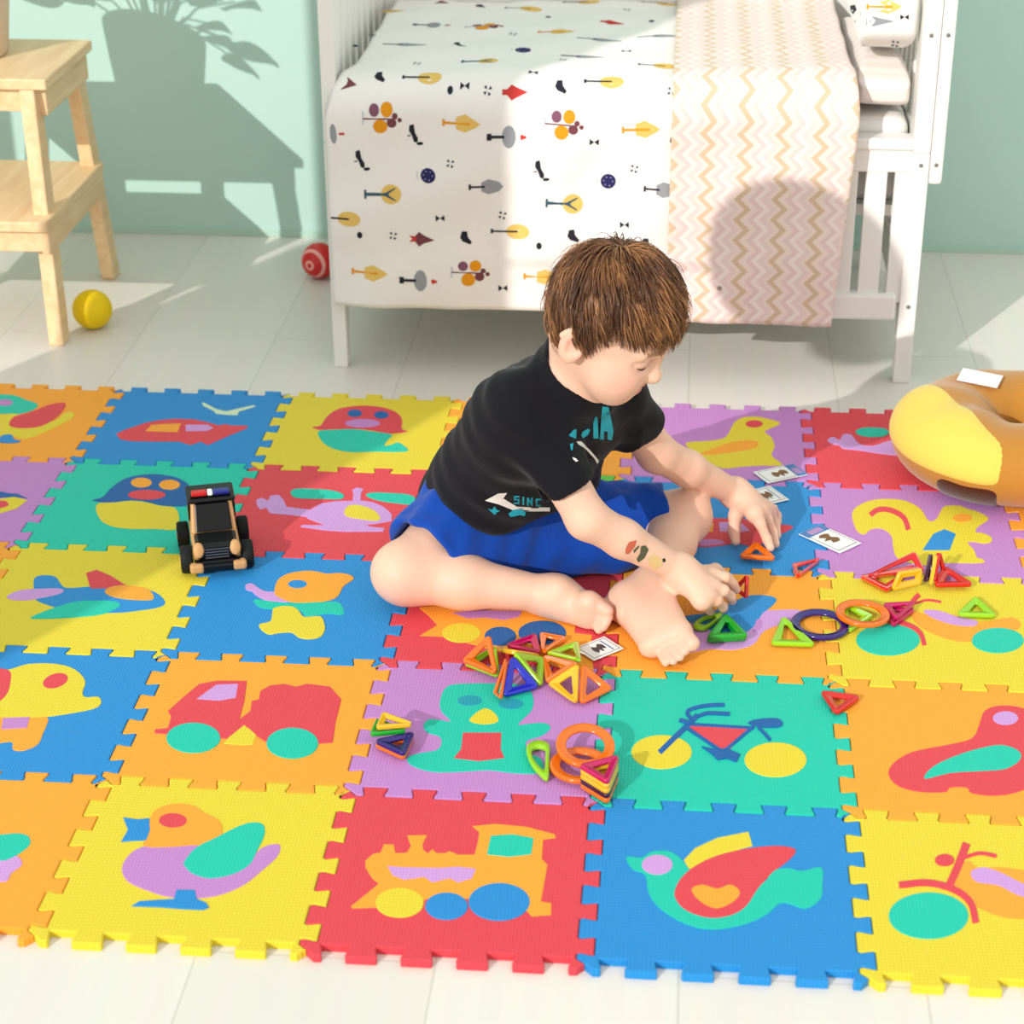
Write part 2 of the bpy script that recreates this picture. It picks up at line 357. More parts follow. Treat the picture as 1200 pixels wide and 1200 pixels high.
# every tile: column, row, colour, label, [(piece name, colour, crop, outline, smooth?), ...]
TILES = [
 (1, 0, 'orange', 'orange foam tile cut off at the front left corner with a teal picture', [
   ('body_piece', 'teal', 'B', [(-100, 540), (0, 535), (60, 530), (100, 540), (105, 570), (70, 600), (20, 625), (-80, 640)], 1),
   ('foot_piece', 'lilac', 'B', [(-80, 640), (20, 625), (60, 610), (78, 640), (40, 670), (20, 700), (-60, 690)], 1)]),
 (2, 0, 'yellow', 'yellow foam tile with an orange-headed purple duck picture', [
   ('body_piece', 'purple', 'B', [(428, 655), (450, 610), (500, 578), (600, 575), (690, 572), (780, 590), (880, 610), (915, 585), (950, 570), (985, 572), (975, 612), (920, 662), (860, 710), (780, 745), (700, 758), (600, 755), (520, 732), (450, 700)], 1),
   ('head_piece', 'orange', 'B', [(505, 577), (520, 530), (530, 470), (560, 440), (620, 425), (680, 432), (720, 458), (765, 480), (782, 510), (775, 545), (735, 577), (690, 573), (600, 580)], 1),
   ('wing_piece', 'teal', 'B', [(648, 628), (690, 580), (760, 545), (840, 505), (890, 492), (925, 500), (930, 535), (905, 590), (880, 640), (820, 675), (740, 690), (680, 675), (650, 648)], 1),
   ('eye_piece', 'red', 'B', ellp(608, 486, 50, 26), 1),
   ('beak_piece', 'blue', 'B', [(433, 475), (480, 482), (525, 478), (528, 520), (515, 555), (470, 557), (426, 560), (450, 518)], 0),
   ('foot_piece', 'blue', 'B', [(620, 730), (685, 730), (692, 762), (725, 775), (735, 792), (715, 800), (640, 797), (560, 790), (463, 787), (490, 770), (560, 765), (612, 762)], 0)]),
 (3, 0, 'red', 'red foam tile with an orange steam train picture in the front row', [
   ('train_piece', 'orange', 'C', [(213, 787), (290, 725), (312, 706), (290, 690), (265, 650), (265, 625), (292, 602), (318, 598), (330, 568), (365, 570), (370, 600), (410, 598), (425, 575), (412, 538), (482, 536), (465, 570), (470, 590), (485, 600), (500, 585), (515, 600), (545, 600), (560, 592), (590, 605), (648, 605), (660, 560), (665, 525), (640, 505), (720, 497), (830, 507), (930, 533), (935, 546), (890, 552), (885, 620), (905, 640), (882, 770), (918, 775), (918, 817), (850, 822), (800, 770), (640, 760), (480, 760), (440, 790), (320, 790), (220, 794)], 0),
   ('stripe_piece', 'lilac', 'C', [(340, 645), (400, 650), (520, 652), (590, 648), (655, 655), (640, 690), (590, 705), (560, 690), (500, 705), (470, 685), (440, 690), (400, 695), (360, 680)], 0),
   ('front_wheel_piece', 'yellow', 'C', ellp(385, 775, 85, 52), 1), ('middle_wheel_piece', 'blue', 'C', ellp(550, 787, 75, 48), 1), ('rear_wheel_piece', 'blue', 'C', ellp(735, 772, 108, 66), 1),
   ('window_piece', 'teal', 'C', [(706, 540), (780, 535), (856, 548), (848, 605), (770, 614), (692, 606)], 0)]),
 (4, 0, 'blue', 'blue foam tile with a teal bird with red wing picture', [
   ('back_piece', 'yellow', 'D', [(280, 480), (310, 448), (370, 420), (455, 403), (466, 442), (380, 465), (320, 492), (295, 505)], 0),
   ('body_piece', 'teal', 'D', [(124, 472), (165, 474), (195, 457), (245, 458), (280, 485), (310, 520), (400, 560), (490, 545), (520, 510), (560, 502), (600, 510), (652, 500), (655, 545), (650, 585), (610, 612), (570, 600), (540, 597), (500, 630), (440, 655), (360, 668), (290, 655), (220, 615), (185, 570), (176, 520), (142, 506)], 1),
   ('wing_piece', 'red', 'D', [(255, 562), (280, 520), (340, 480), (420, 455), (520, 442), (580, 450), (570, 475), (520, 515), (480, 560), (450, 605), (410, 630), (350, 638), (290, 620), (260, 592)], 1),
   ('heart_piece', 'orange', 'D', [(300, 560), (330, 547), (370, 558), (405, 547), (432, 565), (420, 590), (370, 613), (322, 592)], 1),
   ('eye_piece', 'lilac', 'D', ellp(208, 494, 42, 27), 1)]),
 (5, 0, 'yellow', 'yellow foam tile with a red-handled scooter picture at the front right corner', [
   ('body_piece', 'orange', 'D', [(1045, 482), (1075, 500), (1150, 500), (1250, 520), (1300, 560), (1270, 625), (1200, 640), (1130, 632), (1060, 600), (1000, 547)], 1),
   ('seat_piece', 'lilac', 'D', [(1055, 512), (1090, 500), (1140, 515), (1200, 545), (1260, 560), (1230, 585), (1180, 575), (1130, 550), (1070, 540)], 1),
   ('front_wheel_piece', 'teal', 'D', ellp(942, 631, 108, 63), 1), ('rear_wheel_piece', 'teal', 'D', ellp(1385, 650, 100, 58), 1),
   ('fork_piece', 'red', 'D', strokep([(1000, 545), (1020, 500), (1045, 435)], 22), 0), ('fender_piece', 'red', 'D', strokep([(862, 548), (940, 542), (1010, 560), (1055, 595), (1070, 650)], 18), 0),
   ('handlebar_piece', 'red', 'D', strokep([(1035, 475), (1080, 462), (1126, 470)], 9), 0), ('mirror_piece', 'red', 'D', ellp(985, 481, 26, 16), 1)]),
 (1, 1, 'blue', 'blue foam tile with a yellow chick picture at the left edge', [
   ('foot_piece', 'orange', 'B', [(-20, 110), (160, 112), (150, 182), (130, 220), (80, 240), (45, 235), (40, 208), (-30, 208)], 1),
   ('body_piece', 'yellow', 'B', [(-80, -30), (30, -45), (100, -65), (200, -65), (265, -45), (300, -5), (290, 35), (302, 52), (345, 50), (356, 72), (330, 92), (240, 110), (150, 122), (50, 125), (-60, 110), (-110, 20)], 1),
   ('wing_piece', 'red', 'B', [(-80, -40), (28, -45), (38, 0), (20, 50), (-30, 78), (-90, 60)], 1),
   ('eye_piece', 'red', 'B', ellp(195, -5, 46, 25, -.3), 1), ('shoe_piece', 'purple', 'B', [(10, 126), (105, 122), (95, 160), (5, 166)], 0)]),
 (2, 1, 'orange', 'orange foam tile with a red lorry with teal wheels picture', [
   ('bed_piece', 'yellow', 'B', [(785, 215), (830, 160), (855, 145), (870, 160), (910, 160), (890, 218), (850, 220)], 0),
   ('lorry_piece', 'red', 'B', [(590, 100), (640, 55), (700, 5), (760, -6), (868, -6), (860, 60), (842, 130), (880, 100), (885, 65), (910, 60), (915, 30), (950, 10), (1000, 5), (1040, 15), (1080, 5), (1160, 14), (1200, 60), (1180, 140), (1170, 212), (1110, 215), (940, 212), (905, 190), (860, 150), (800, 198), (600, 182), (543, 178), (545, 165), (590, 160), (602, 120)], 0),
   ('window_piece', 'lilac', 'B', [(688, 60), (760, 8), (838, 5), (830, 55), (770, 66)], 0),
   ('front_wheel_piece', 'teal', 'B', ellp(680, 195, 95, 53), 1), ('rear_wheel_piece', 'teal', 'B', ellp(1028, 214, 91, 54), 1)]),
 (3, 1, 'purple', 'purple foam tile with a teal frog with a red belly picture', [
   ('frog_piece', 'teal', 'E', [(318, 700), (330, 675), (362, 660), (480, 657), (580, 663), (612, 695), (610, 740), (580, 772), (565, 790), (600, 786), (650, 784), (669, 800), (640, 825), (592, 842), (600, 878), (640, 900), (640, 942), (560, 945), (470, 935), (380, 940), (290, 940), (225, 920), (211, 895), (250, 880), (305, 870), (320, 845), (310, 825), (275, 815), (262, 792), (280, 772), (320, 775), (350, 778), (322, 750), (314, 725)], 1),
   ('nose_piece', 'yellow', 'E', [(408, 778), (430, 752), (460, 737), (490, 752), (502, 780), (455, 790)], 1),
   ('belly_piece', 'red', 'E', [(388, 815), (512, 815), (510, 868), (522, 897), (440, 907), (358, 897), (382, 868)], 0),
   ('eye_piece', 'navyteal', 'E', ellp(410, 713, 40, 17), 1), ('eye_piece', 'navyteal', 'E', ellp(542, 724, 40, 17), 1)]),
 (4, 1, 'teal', 'teal foam tile with a blue bicycle with yellow wheels picture', [
   ('wheel_piece', 'yellow', 'D', ellp(220, 188, 82, 46), 1), ('wheel_piece', 'yellow', 'D', ellp(528, 209, 84, 47), 1),
   ('frame_fill_piece', 'red', 'D', [(293, 118), (462, 125), (405, 180), (378, 182)], 0),
   ('fork_piece', 'navy', 'D', strokep([(214, 190), (318, 88)], 15), 0), ('top_bar_piece', 'navy', 'D', strokep([(285, 113), (470, 124)], 9), 0),
   ('down_tube_piece', 'navy', 'D', strokep([(284, 120), (385, 188)], 9), 0), ('seat_tube_piece', 'navy', 'D', strokep([(385, 190), (470, 118)], 9), 0),
   ('saddle_piece', 'navy', 'D', [(453, 110), (480, 100), (530, 98), (547, 108), (540, 121), (495, 122)], 1), ('stay_piece', 'navy', 'D', strokep([(480, 120), (500, 140), (514, 157)], 8), 0),
   ('handlebar_piece', 'navy', 'D', strokep([(300, 100), (290, 78), (335, 64), (390, 61)], 9), 0), ('grip_piece', 'navy', 'D', strokep([(318, 92), (345, 84), (404, 86)], 9), 0), ('bell_piece', 'navy', 'D', strokep([(268, 102), (300, 112)], 10), 0),
   ('pedal_piece', 'navy', 'D', [(328, 175), (360, 182), (395, 180), (432, 196), (422, 216), (395, 206), (372, 211), (355, 194)], 0)]),
 (5, 1, 'orange', 'orange foam tile with a red seal picture at the right edge', [
   ('seal_piece', 'red', 'D', [(833, 247), (850, 215), (900, 187), (1000, 167), (1060, 150), (1080, 110), (1095, 75), (1140, 62), (1200, 70), (1260, 100), (1280, 160), (1250, 250), (1200, 290), (1130, 306), (1060, 300), (1045, 284), (1000, 284), (988, 296), (920, 296), (860, 280)], 1),
   ('flipper_piece', 'teal', 'D', [(930, 262), (950, 230), (1010, 200), (1080, 178), (1140, 169), (1186, 185), (1190, 210), (1150, 235), (1080, 241), (1000, 246)], 1),
   ('eye_piece', 'lilac', 'D', ellp(1150, 97, 35, 19), 1)]),
 (0, 2, 'orange', 'plain corner of an orange foam tile left of the aeroplane tile', []),
 (1, 2, 'yellow', 'yellow foam tile with a blue aeroplane picture', [
   ('plane_piece', 'blue', 'A', [(120, 790), (120, 745), (150, 733), (195, 738), (215, 765), (240, 778), (330, 772), (440, 772), (540, 790), (580, 825), (560, 845), (480, 858), (400, 865), (250, 862), (205, 848), (170, 838), (128, 820)], 1),
   ('tail_piece', 'lilac', 'A', [(22, 810), (70, 786), (150, 780), (212, 780), (222, 794), (160, 812), (70, 822)], 1),
   ('fin_piece', 'red', 'A', [(303, 725), (340, 714), (390, 735), (447, 771), (380, 780), (318, 780)], 0),
   ('cockpit_piece', 'orange', 'A', [(368, 788), (400, 772), (460, 770), (520, 782), (542, 812), (520, 822), (440, 818), (385, 806)], 1),
   ('wing_piece', 'teal', 'A', [(108, 882), (180, 852), (260, 828), (330, 823), (405, 826), (421, 843), (360, 870), (250, 882), (150, 886)], 1)]),
 (2, 2, 'blue', 'blue foam tile with an orange-headed creature over a yellow shape', [
   ('collar_piece', 'teal', 'bear', [(205, 485), (240, 470), (400, 490), (600, 500), (850, 490), (960, 500), (1000, 580), (970, 605), (860, 595), (780, 605), (660, 615), (600, 560), (380, 555), (260, 540)], 1),
   ('trunk_piece', 'lilac', 'bear', [(135, 340), (190, 330), (250, 370), (320, 400), (480, 410), (520, 490), (400, 488), (300, 475), (220, 430), (190, 400), (140, 385)], 1),
   ('head_piece', 'orange', 'bear', [(385, 420), (410, 310), (480, 255), (580, 228), (700, 218), (790, 232), (850, 245), (960, 238), (1050, 255), (1085, 290), (1000, 350), (960, 420), (920, 460), (820, 488), (650, 500), (510, 490), (430, 455)], 1),
   ('eye_piece', 'blue', 'bear', ellp(590, 338, 85, 37), 1),
   ('feet_piece', 'yellow', 'bear', [(255, 690), (350, 665), (368, 600), (380, 550), (470, 530), (560, 540), (610, 580), (650, 625), (790, 620), (825, 680), (830, 740), (790, 800), (690, 820), (600, 805), (540, 762), (430, 765), (340, 778), (275, 740)], 1)]),
 (3, 2, 'red', "red foam tile under the boy's shin with a second orange train picture", [
   ('train_piece', 'orange', 'train', [(200, 265), (300, 205), (250, 150), (200, 110), (260, 70), (900, 60), (1010, 120), (1130, 160), (1180, 200), (1160, 330), (1180, 460), (1020, 450), (900, 420), (560, 330), (330, 270)], 0),
   ('stripe_piece', 'purple', 'train', [(375, 135), (560, 122), (780, 125), (760, 160), (680, 178), (560, 165), (470, 170)], 0),
   ('window_piece', 'red', 'train', [(1075, 180), (1160, 195), (1190, 265), (1070, 250)], 0),
   ('front_wheel_piece', 'yellow', 'train', ellp(435, 250, 108, 54), 1), ('middle_wheel_piece', 'navy', 'train', ellp(655, 270, 90, 54), 1), ('rear_wheel_piece', 'navy', 'train', ellp(890, 250, 135, 68), 1)]),
 (4, 2, 'orange', "orange foam tile under the boy's foot and hand with a blue and lilac picture", [
   ('body_piece', 'lilac', 'swan', [(-20, 460), (120, 330), (400, 300), (620, 330), (760, 230), (900, 210), (1080, 215), (1060, 290), (900, 320), (800, 370), (740, 450), (600, 490), (420, 485), (200, 520)], 1),
   ('wing_piece', 'blue', 'swan', [(240, 260), (420, 230), (560, 170), (700, 110), (840, 110), (900, 135), (870, 180), (800, 240), (740, 330), (600, 400), (380, 330)], 1),
   ('leaf_piece', 'navyteal', 'swan', ellp(150, 195, 60, 40), 1), ('belly_piece', 'purple', 'swan', [(740, 340), (760, 280), (800, 285), (790, 340), (740, 370)], 1)]),
 (5, 2, 'yellow', 'yellow foam tile with an orange scooter with teal wheels under the scattered toys', [
   ('body_piece', 'orange', 'F', [(835, 770), (880, 790), (960, 790), (1060, 815), (1160, 800), (1190, 830), (1120, 862), (1000, 880), (900, 850), (850, 815)], 1),
   ('seat_piece', 'lilac', 'F', [(880, 778), (930, 780), (990, 800), (1050, 812), (1040, 830), (970, 825), (900, 800)], 1),
   ('front_wheel_piece', 'teal', 'F', ellp(765, 873, 102, 50), 1), ('rear_wheel_piece', 'teal', 'F', ellp(1116, 875, 83, 40), 1),
   ('fork_piece', 'red', 'F', strokep([(832, 790), (845, 750), (865, 728)], 16), 0), ('fender_piece', 'red', 'F', strokep([(760, 808), (830, 825), (868, 850), (882, 890)], 14), 0), ('handlebar_piece', 'red', 'F', strokep([(850, 757), (890, 746), (935, 752)], 6), 0)]),
 (0, 3, 'purple', 'purple foam tile at the left edge with a yellow fish tail', [
   ('fin_piece', 'navy', 'par', [(-80, 920), (0, 905), (60, 920), (140, 925), (215, 962), (120, 950), (0, 955), (-80, 960)], 0),
   ('fish_piece', 'yellow', 'par', [(-100, 960), (0, 965), (110, 950), (215, 975), (130, 1040), (0, 1078), (-100, 1080)], 0),
   ('stripe_piece', 'red', 'par', [(-60, 985), (0, 980), (50, 985), (70, 1012), (40, 1032), (-60, 1045)], 1)]),
 (1, 3, 'teal', 'green-teal foam tile with a blue ladybird picture, half under the toy car', [
   ('shell_piece', 'navy', 'owl', [(135, 350), (225, 320), (290, 250), (380, 180), (480, 140), (640, 118), (800, 130), (920, 165), (1000, 230), (1030, 330), (1080, 380), (960, 400), (820, 400), (700, 385), (560, 352), (430, 360), (290, 372)], 1),
   ('body_piece', 'yellow', 'owl', [(170, 400), (210, 372), (330, 368), (480, 352), (620, 368), (740, 398), (860, 412), (900, 500), (870, 605), (700, 600), (480, 600), (330, 582), (230, 540), (180, 470)], 1),
   ('spot_piece', 'orange', 'owl', ellp(567, 195, 93, 44), 1), ('spot_piece', 'orange', 'owl', ellp(815, 214, 93, 44), 1), ('spot_piece', 'red', 'owl', ellp(615, 302, 165, 43), 1)]),
 (2, 3, 'red', "red foam tile with a lilac helicopter picture by the boy's right knee", [
   ('helicopter_piece', 'lilac', 'heli', [(62, 215), (100, 200), (145, 220), (160, 185), (220, 180), (255, 215), (275, 265), (360, 275), (440, 285), (520, 240), (620, 225), (740, 222), (745, 170), (735, 145), (770, 128), (815, 138), (800, 165), (795, 220), (880, 230), (960, 265), (1015, 315), (1015, 365), (900, 385), (830, 390), (870, 405), (965, 415), (955, 438), (700, 440), (560, 432), (370, 405), (385, 392), (545, 395), (430, 350), (410, 335), (280, 320), (160, 310), (130, 270), (90, 285), (65, 250)], 0),
   ('rotor_piece', 'teal', 'heli', [(302, 160), (340, 138), (450, 138), (600, 150), (675, 178), (660, 208), (540, 208), (400, 206), (325, 195)], 1),
   ('rotor_piece', 'teal', 'heli', [(832, 185), (880, 165), (1000, 168), (1130, 178), (1185, 210), (1150, 246), (1050, 240), (920, 220)], 1),
   ('window_piece', 'yellow', 'heli', [(680, 300), (710, 258), (790, 255), (890, 290), (935, 345), (900, 365), (790, 352), (700, 335)], 1)]),
 (3, 3, 'green', "small showing corner of a green foam tile behind the boy's lap", []),
 (4, 3, 'blue', "blue foam tile under the boy's left hand with a red aeroplane picture", [
   ('plane_piece', 'red', 'boat', [(180, 430), (190, 330), (255, 262), (380, 260), (470, 258), (560, 280), (700, 320), (740, 300), (815, 312), (770, 345), (650, 400), (560, 440), (460, 420), (300, 440)], 1),
   ('window_piece', 'orange', 'boat', [(250, 290), (310, 290), (302, 350), (245, 345)], 0), ('window_piece', 'lilac', 'boat', [(340, 285), (480, 285), (540, 340), (470, 350), (345, 345)], 0),
   ('belly_piece', 'purple', 'boat', [(225, 400), (330, 395), (380, 420), (280, 435), (215, 432)], 1)]),
 (5, 3, 'purple', 'purple foam tile with a yellow squirrel picture', [
   ('squirrel_piece', 'yellow', 'squ', [(100, 240), (130, 185), (220, 145), (340, 135), (450, 150), (540, 200), (590, 275), (640, 262), (680, 190), (720, 178), (790, 178), (830, 195), (900, 215), (960, 245), (970, 270), (910, 310), (890, 345), (940, 355), (990, 380), (990, 410), (940, 420), (880, 410), (840, 415), (880, 460), (900, 510), (935, 520), (930, 545), (700, 545), (560, 560), (400, 520), (365, 450), (352, 370), (290, 325), (220, 330), (180, 362), (130, 335)], 1),
   ('tail_stripe_piece', 'red', 'squ', strokep([(215, 240), (270, 205), (350, 210), (430, 255), (462, 335)], 36), 0),
   ('eye_piece', 'orange', 'squ', ellp(805, 258, 62, 28), 1),
   ('belly_piece', 'blue', 'squ', [(550, 465), (620, 360), (690, 330), (765, 360), (725, 465)], 0)]),
 (6, 3, 'orange', 'orange foam tile cut off by the right edge of the photo', []),
 (0, 4, 'orange', 'orange foam tile with a yellow bird with a red wing in the back left corner', [
   ('body_piece', 'yellow', 'par', [(-100, 330), (0, 310), (120, 300), (300, 330), (420, 360), (500, 300), (560, 285), (580, 310), (540, 350), (420, 410), (300, 465), (180, 495), (80, 470), (-100, 470)], 1),
   ('head_piece', 'teal', 'par', [(-100, 170), (0, 150), (120, 158), (200, 190), (295, 225), (260, 270), (150, 300), (0, 300), (-100, 310)], 1),
   ('eye_piece', 'purple', 'par', ellp(40, 215, 62, 26), 1),
   ('wing_piece', 'red', 'par', [(70, 380), (110, 325), (250, 285), (380, 232), (480, 215), (515, 230), (480, 290), (400, 360), (300, 405), (170, 415), (95, 405)], 1),
   ('foot_piece', 'blue', 'par', [(-10, 500), (20, 470), (90, 465), (110, 500), (165, 515), (100, 530), (0, 525)], 1)]),
 (1, 4, 'blue', 'blue foam tile with a red boat and a pale gull in the back row', [
   ('boat_piece', 'red', 'jet', [(98, 290), (160, 262), (300, 215), (400, 195), (520, 185), (650, 190), (760, 215), (815, 232), (870, 222), (900, 232), (1020, 235), (1020, 250), (900, 300), (740, 370), (690, 345), (620, 370), (540, 345), (400, 345), (200, 342), (125, 330)], 0),
   ('window_piece', 'orange', 'jet', [(300, 275), (345, 228), (555, 218), (530, 282)], 0), ('window_piece', 'lilac', 'jet', [(585, 228), (740, 228), (785, 250), (740, 272), (585, 275)], 0),
   ('gull_piece', 'pale', 'jet', [(700, 72), (720, 75), (800, 118), (870, 135), (940, 118), (1060, 92), (1080, 98), (960, 135), (950, 160), (870, 158), (800, 150), (780, 130), (710, 95)], 0)]),
 (2, 4, 'yellow', 'yellow foam tile with a red and teal ladybird picture in the back row', [
   ('shell_piece', 'red', 'lady', [(125, 325), (205, 310), (260, 230), (360, 160), (500, 130), (660, 125), (820, 148), (920, 190), (970, 255), (968, 340), (1025, 365), (960, 378), (850, 385), (700, 360), (540, 342), (350, 345), (200, 350)], 1),
   ('body_piece', 'teal', 'lady', [(185, 400), (200, 360), (350, 350), (520, 345), (680, 365), (870, 395), (840, 440), (800, 500), (870, 490), (940, 470), (1030, 545), (900, 558), (700, 555), (500, 560), (350, 535), (240, 480)], 1),
   ('spot_piece', 'navy', 'lady', ellp(525, 198, 70, 36), 1), ('spot_piece', 'navy', 'lady', ellp(775, 213, 70, 36), 1), ('spot_piece', 'purple', 'lady', ellp(600, 292, 165, 40), 1)]),
 (3, 4, 'orange', "showing triangle of an orange foam tile between the boy's sleeve and chest", []),
 (4, 4, 'purple', 'purple foam tile with a yellow chick picture in the back row', [
   ('chick_piece', 'yellow', 'chick', [(60, 210), (180, 200), (260, 180), (300, 110), (350, 82), (420, 80), (480, 92), (535, 112), (480, 140), (455, 155), (490, 185), (505, 230), (490, 275), (545, 320), (480, 325), (420, 325), (340, 330), (240, 338), (150, 290), (90, 250)], 1),
   ('eye_piece', 'red', 'chick', ellp(402, 116, 45, 19), 1), ('wing_piece', 'orange', 'chick', [(130, 265), (220, 230), (300, 205), (390, 198), (425, 215), (400, 240), (300, 258), (190, 272)], 1)]),
 (5, 4, 'red', 'red foam tile with a helicopter picture partly under the plush ring', [
   ('helicopter_piece', 'lilac', 'chick', [(770, 195), (800, 180), (830, 195), (850, 168), (890, 170), (930, 215), (1000, 225), (1080, 200), (1200, 190), (1280, 240), (1230, 280), (1060, 268), (940, 250), (850, 240), (830, 225), (790, 215)], 1),
   ('rotor_piece', 'teal', 'chick', [(910, 155), (950, 135), (1050, 137), (1080, 160), (1040, 180), (950, 178)], 1)]),
]
FOAM['navyteal'] = (14, 150, 170)
for c, r, colr, label, pieces in TILES:
    ctr = np.array([(c + .5) * T, (r + .5) * T])
    root = thing('foam_tile', label, 'play mat tile', (ctr[0], ctr[1], 0), 0, 'interlocking foam mat tiles')
    o = inset_poly(tile_outline(c, r), .0005) - ctr
    mb = MB(); slab(mb, o, 0, MAT_Z, .0012); mb.build('tile_base', root, foam(colr))
    for k, (nm, pc, crop, pts, sm) in enumerate(pieces):
        q = onmat(crop, pts) - ctr
        if sm: q = smooth_closed(q, 3)
        mb = MB(); slab(mb, q, MAT_Z - .004, MAT_Z + .0006 + .00013 * k, .0005)
        po = mb.build(nm, root, foam(pc))
        po['label'] = '%s %s' % ({'navy': 'dark blue', 'navyteal': 'dark teal', 'pale': 'pale green'}.get(pc, pc), nm.replace('_piece', '').replace('_', ' ') + ' inlay')
# ------------------------------------------------------------------ the crib
CY = 1.65                                   # front plane of the crib
XL, XR = .655, 1.692                        # outer faces of the end panels
YB = 2.27
crib = thing('crib', 'white wooden crib with slatted front panel along the mint wall', 'crib', ((XL + XR) / 2, (CY + YB) / 2, 0))
cc = np.array(crib.location)
def cbox(mb, lo, hi, bev=.002): mb.box(np.array(lo) - cc, np.array(hi) - cc, bev)
H_END = .86
for nm, xa, xb in (('footboard', XL, XL + .025), ('headboard', XR - .03, XR)):
    mb = MB()
    sgn = 1 if nm == 'footboard' else -1
    for ya, yb in ((CY, CY + .062), (YB - .062, YB)):
        cbox(mb, (xa, ya, .42), (xb, yb, H_END), .003)
    # legs: wide under the panel and tapering on the inside towards the floor
    for ya, yb, s in ((CY, CY + .062, 1), (YB - .062, YB, -1)):
        if s == 1: bot = [(ya, 0), (ya + .032, 0)]; top = [(ya, .42), (yb, .42)]
        else: bot = [(yb - .032, 0), (yb, 0)]; top = [(ya, .42), (yb, .42)]
        mb.hexa([np.array((xa, bot[0][0], 0)) - cc, np.array((xb, bot[0][0], 0)) - cc, np.array((xb, bot[1][0], 0)) - cc, np.array((xa, bot[1][0], 0)) - cc],
                [np.array((xa, top[0][0], .42)) - cc, np.array((xb, top[0][0], .42)) - cc, np.array((xb, top[1][0], .42)) - cc, np.array((xa, top[1][0], .42)) - cc], .002)
    cbox(mb, (xa, CY + .06, .12), (xb, YB - .06, .20)); cbox(mb, (xa, CY + .06, H_END - .07), (xb, YB - .06, H_END))
    cbox(mb, (xa, CY + .06, .38), (xb, YB - .06, .45))
    fr = mb.build(nm, crib, M_white)
    for k in range(7):
        y = CY + .06 + (k + .5) * (YB - CY - .12) / 7
        mb = MB(); cbox(mb, (xa + .006, y - .022, .19), (xb - .006, y + .022, H_END - .06)); mb.build('end_slat', fr, M_white)
mb = MB(); cbox(mb, (XL + .024, CY + .004, .385), (XR - .029, CY + .026, .435), .003); cbox(mb, (XL + .024, CY - .002, .425), (XR - .029, CY + .04, .445), .004)
fp = mb.build('front_panel', crib, M_white)
GAP0 = at(1041, 250, Y=CY + .006)[0]; GAPD = GAP0 - at(1007, 250, Y=CY + .006)[0]
k = 0
while True:
    x1 = GAP0 - k * GAPD                     # centres of the gaps between the slats, counted from the headboard
    if x1 < XL + .05: break
    mb = MB(); cbox(mb, (x1 + .0065, CY + .006, .15), (XR - .029 if k == 0 else x1 + GAPD - .0065, CY + .022, .39), .0015); mb.build('front_slat', fp, M_white); k += 1
mb = MB(); cbox(mb, (XL + .024, CY - .006, .120), (XR - .036, CY + .024, .168), .006); mb.build('bottom_rail', crib, M_white)
mb = MB(); cbox(mb, (XL + .024, YB - .03, .12), (XR - .029, YB - .005, .62), .003); mb.build('back_panel', crib, M_white)
mb = MB(); cbox(mb, (XL + .024, CY + .03, .30), (XR - .029, YB - .03, .32), .002); mb.build('mattress_base', crib, M_white)
mb = MB(); cbox(mb, (XR, CY + .004, .365), (XR + .024, CY + .034, .86), .006); mb.build('drop_side_guide', crib, M_white)
M_screw = mat('screw_grey', (120, 118, 112), .4, .5)
for sx, sy, sz, dx in ((XL + .012, CY - .0005, .165, 0), (XR - .014, CY - .0005, .145, 0), (XR - .016, CY - .0005, .62, 0), (XR + .012, CY + .0035, .62, 0), (XR - .014, CY - .0005, .40, 0), (XR + .012, CY + .0035, .40, 0)):
    mb = MB(); mb.lathe([(.0036, -.001), (.0036, .0008), (.002, .0012)], 10, Matrix.Translation(Vector(np.array((sx, sy, sz)) - cc)) @ Matrix.Rotation(math.radians(90), 4, 'X'))
    mb.build('screw_cap', crib, M_screw)
M_sheet = mat('white_sheet', (240, 238, 232), .8, .2, sheen=.2)
mb = MB(); mb.box((XL + .03, CY + .045, .32), (XR - .034, YB - .035, .468), .022, seg=4)
mt = mb.build('mattress', m=M_sheet); tag(mt, 'white mattress lying inside the crib', 'mattress')

# bedding that runs over the mattress and hangs down in front
def superbox(name, c, half, e, material, wob=.006, seed=0, tilt=0, n=40):
    u = np.linspace(-math.pi / 2, math.pi / 2, n); v = np.linspace(-math.pi, math.pi, 2 * n, endpoint=False)
    U, V = np.meshgrid(u, v, indexing='ij'); sg = lambda a, p: np.sign(a) * np.abs(a) ** p
    X = sg(np.cos(U), e[0]) * sg(np.cos(V), e[1]); Y = sg(np.cos(U), e[0]) * sg(np.sin(V), e[1]); Z = sg(np.sin(U), e[0])
    flat = 1 - .55 * np.maximum(np.abs(X), np.abs(Y)) ** 3
    P = np.stack([X * half[0], Y * half[1], Z * half[2] * flat], -1)
    P[..., 2] += wob * np.sin(P[..., 0] * 31 + seed) * np.cos(P[..., 1] * 23 + seed * 2)
    c_, s_ = math.cos(tilt), math.sin(tilt); x = P[..., 0] * c_ + P[..., 2] * s_; z = -P[..., 0] * s_ + P[..., 2] * c_; P[..., 0] = x; P[..., 2] = z
    P += np.array(c); m = 2 * n; mb = MB()
    fs = [(i * m + j, i * m + (j + 1) % m, (i + 1) * m + (j + 1) % m, (i + 1) * m + j) for i in range(n - 1) for j in range(m)]
    mb.add(P.reshape(-1, 3), fs, True); return mb.build(name, m=material), P
def stripe_setup(m, n, l, b):
    v = coords(n, l, (1, 1, 1)); wv = n.new('ShaderNodeTexWave'); wv.bands_direction = 'Y'; wv.inputs['Scale'].default_value = 9; wv.inputs['Distortion'].default_value = 1
    l.new(v, wv.inputs['Vector']); mul_color(n, l, b, wv.outputs['Fac'], (236, 222, 214), (242, 232, 226))
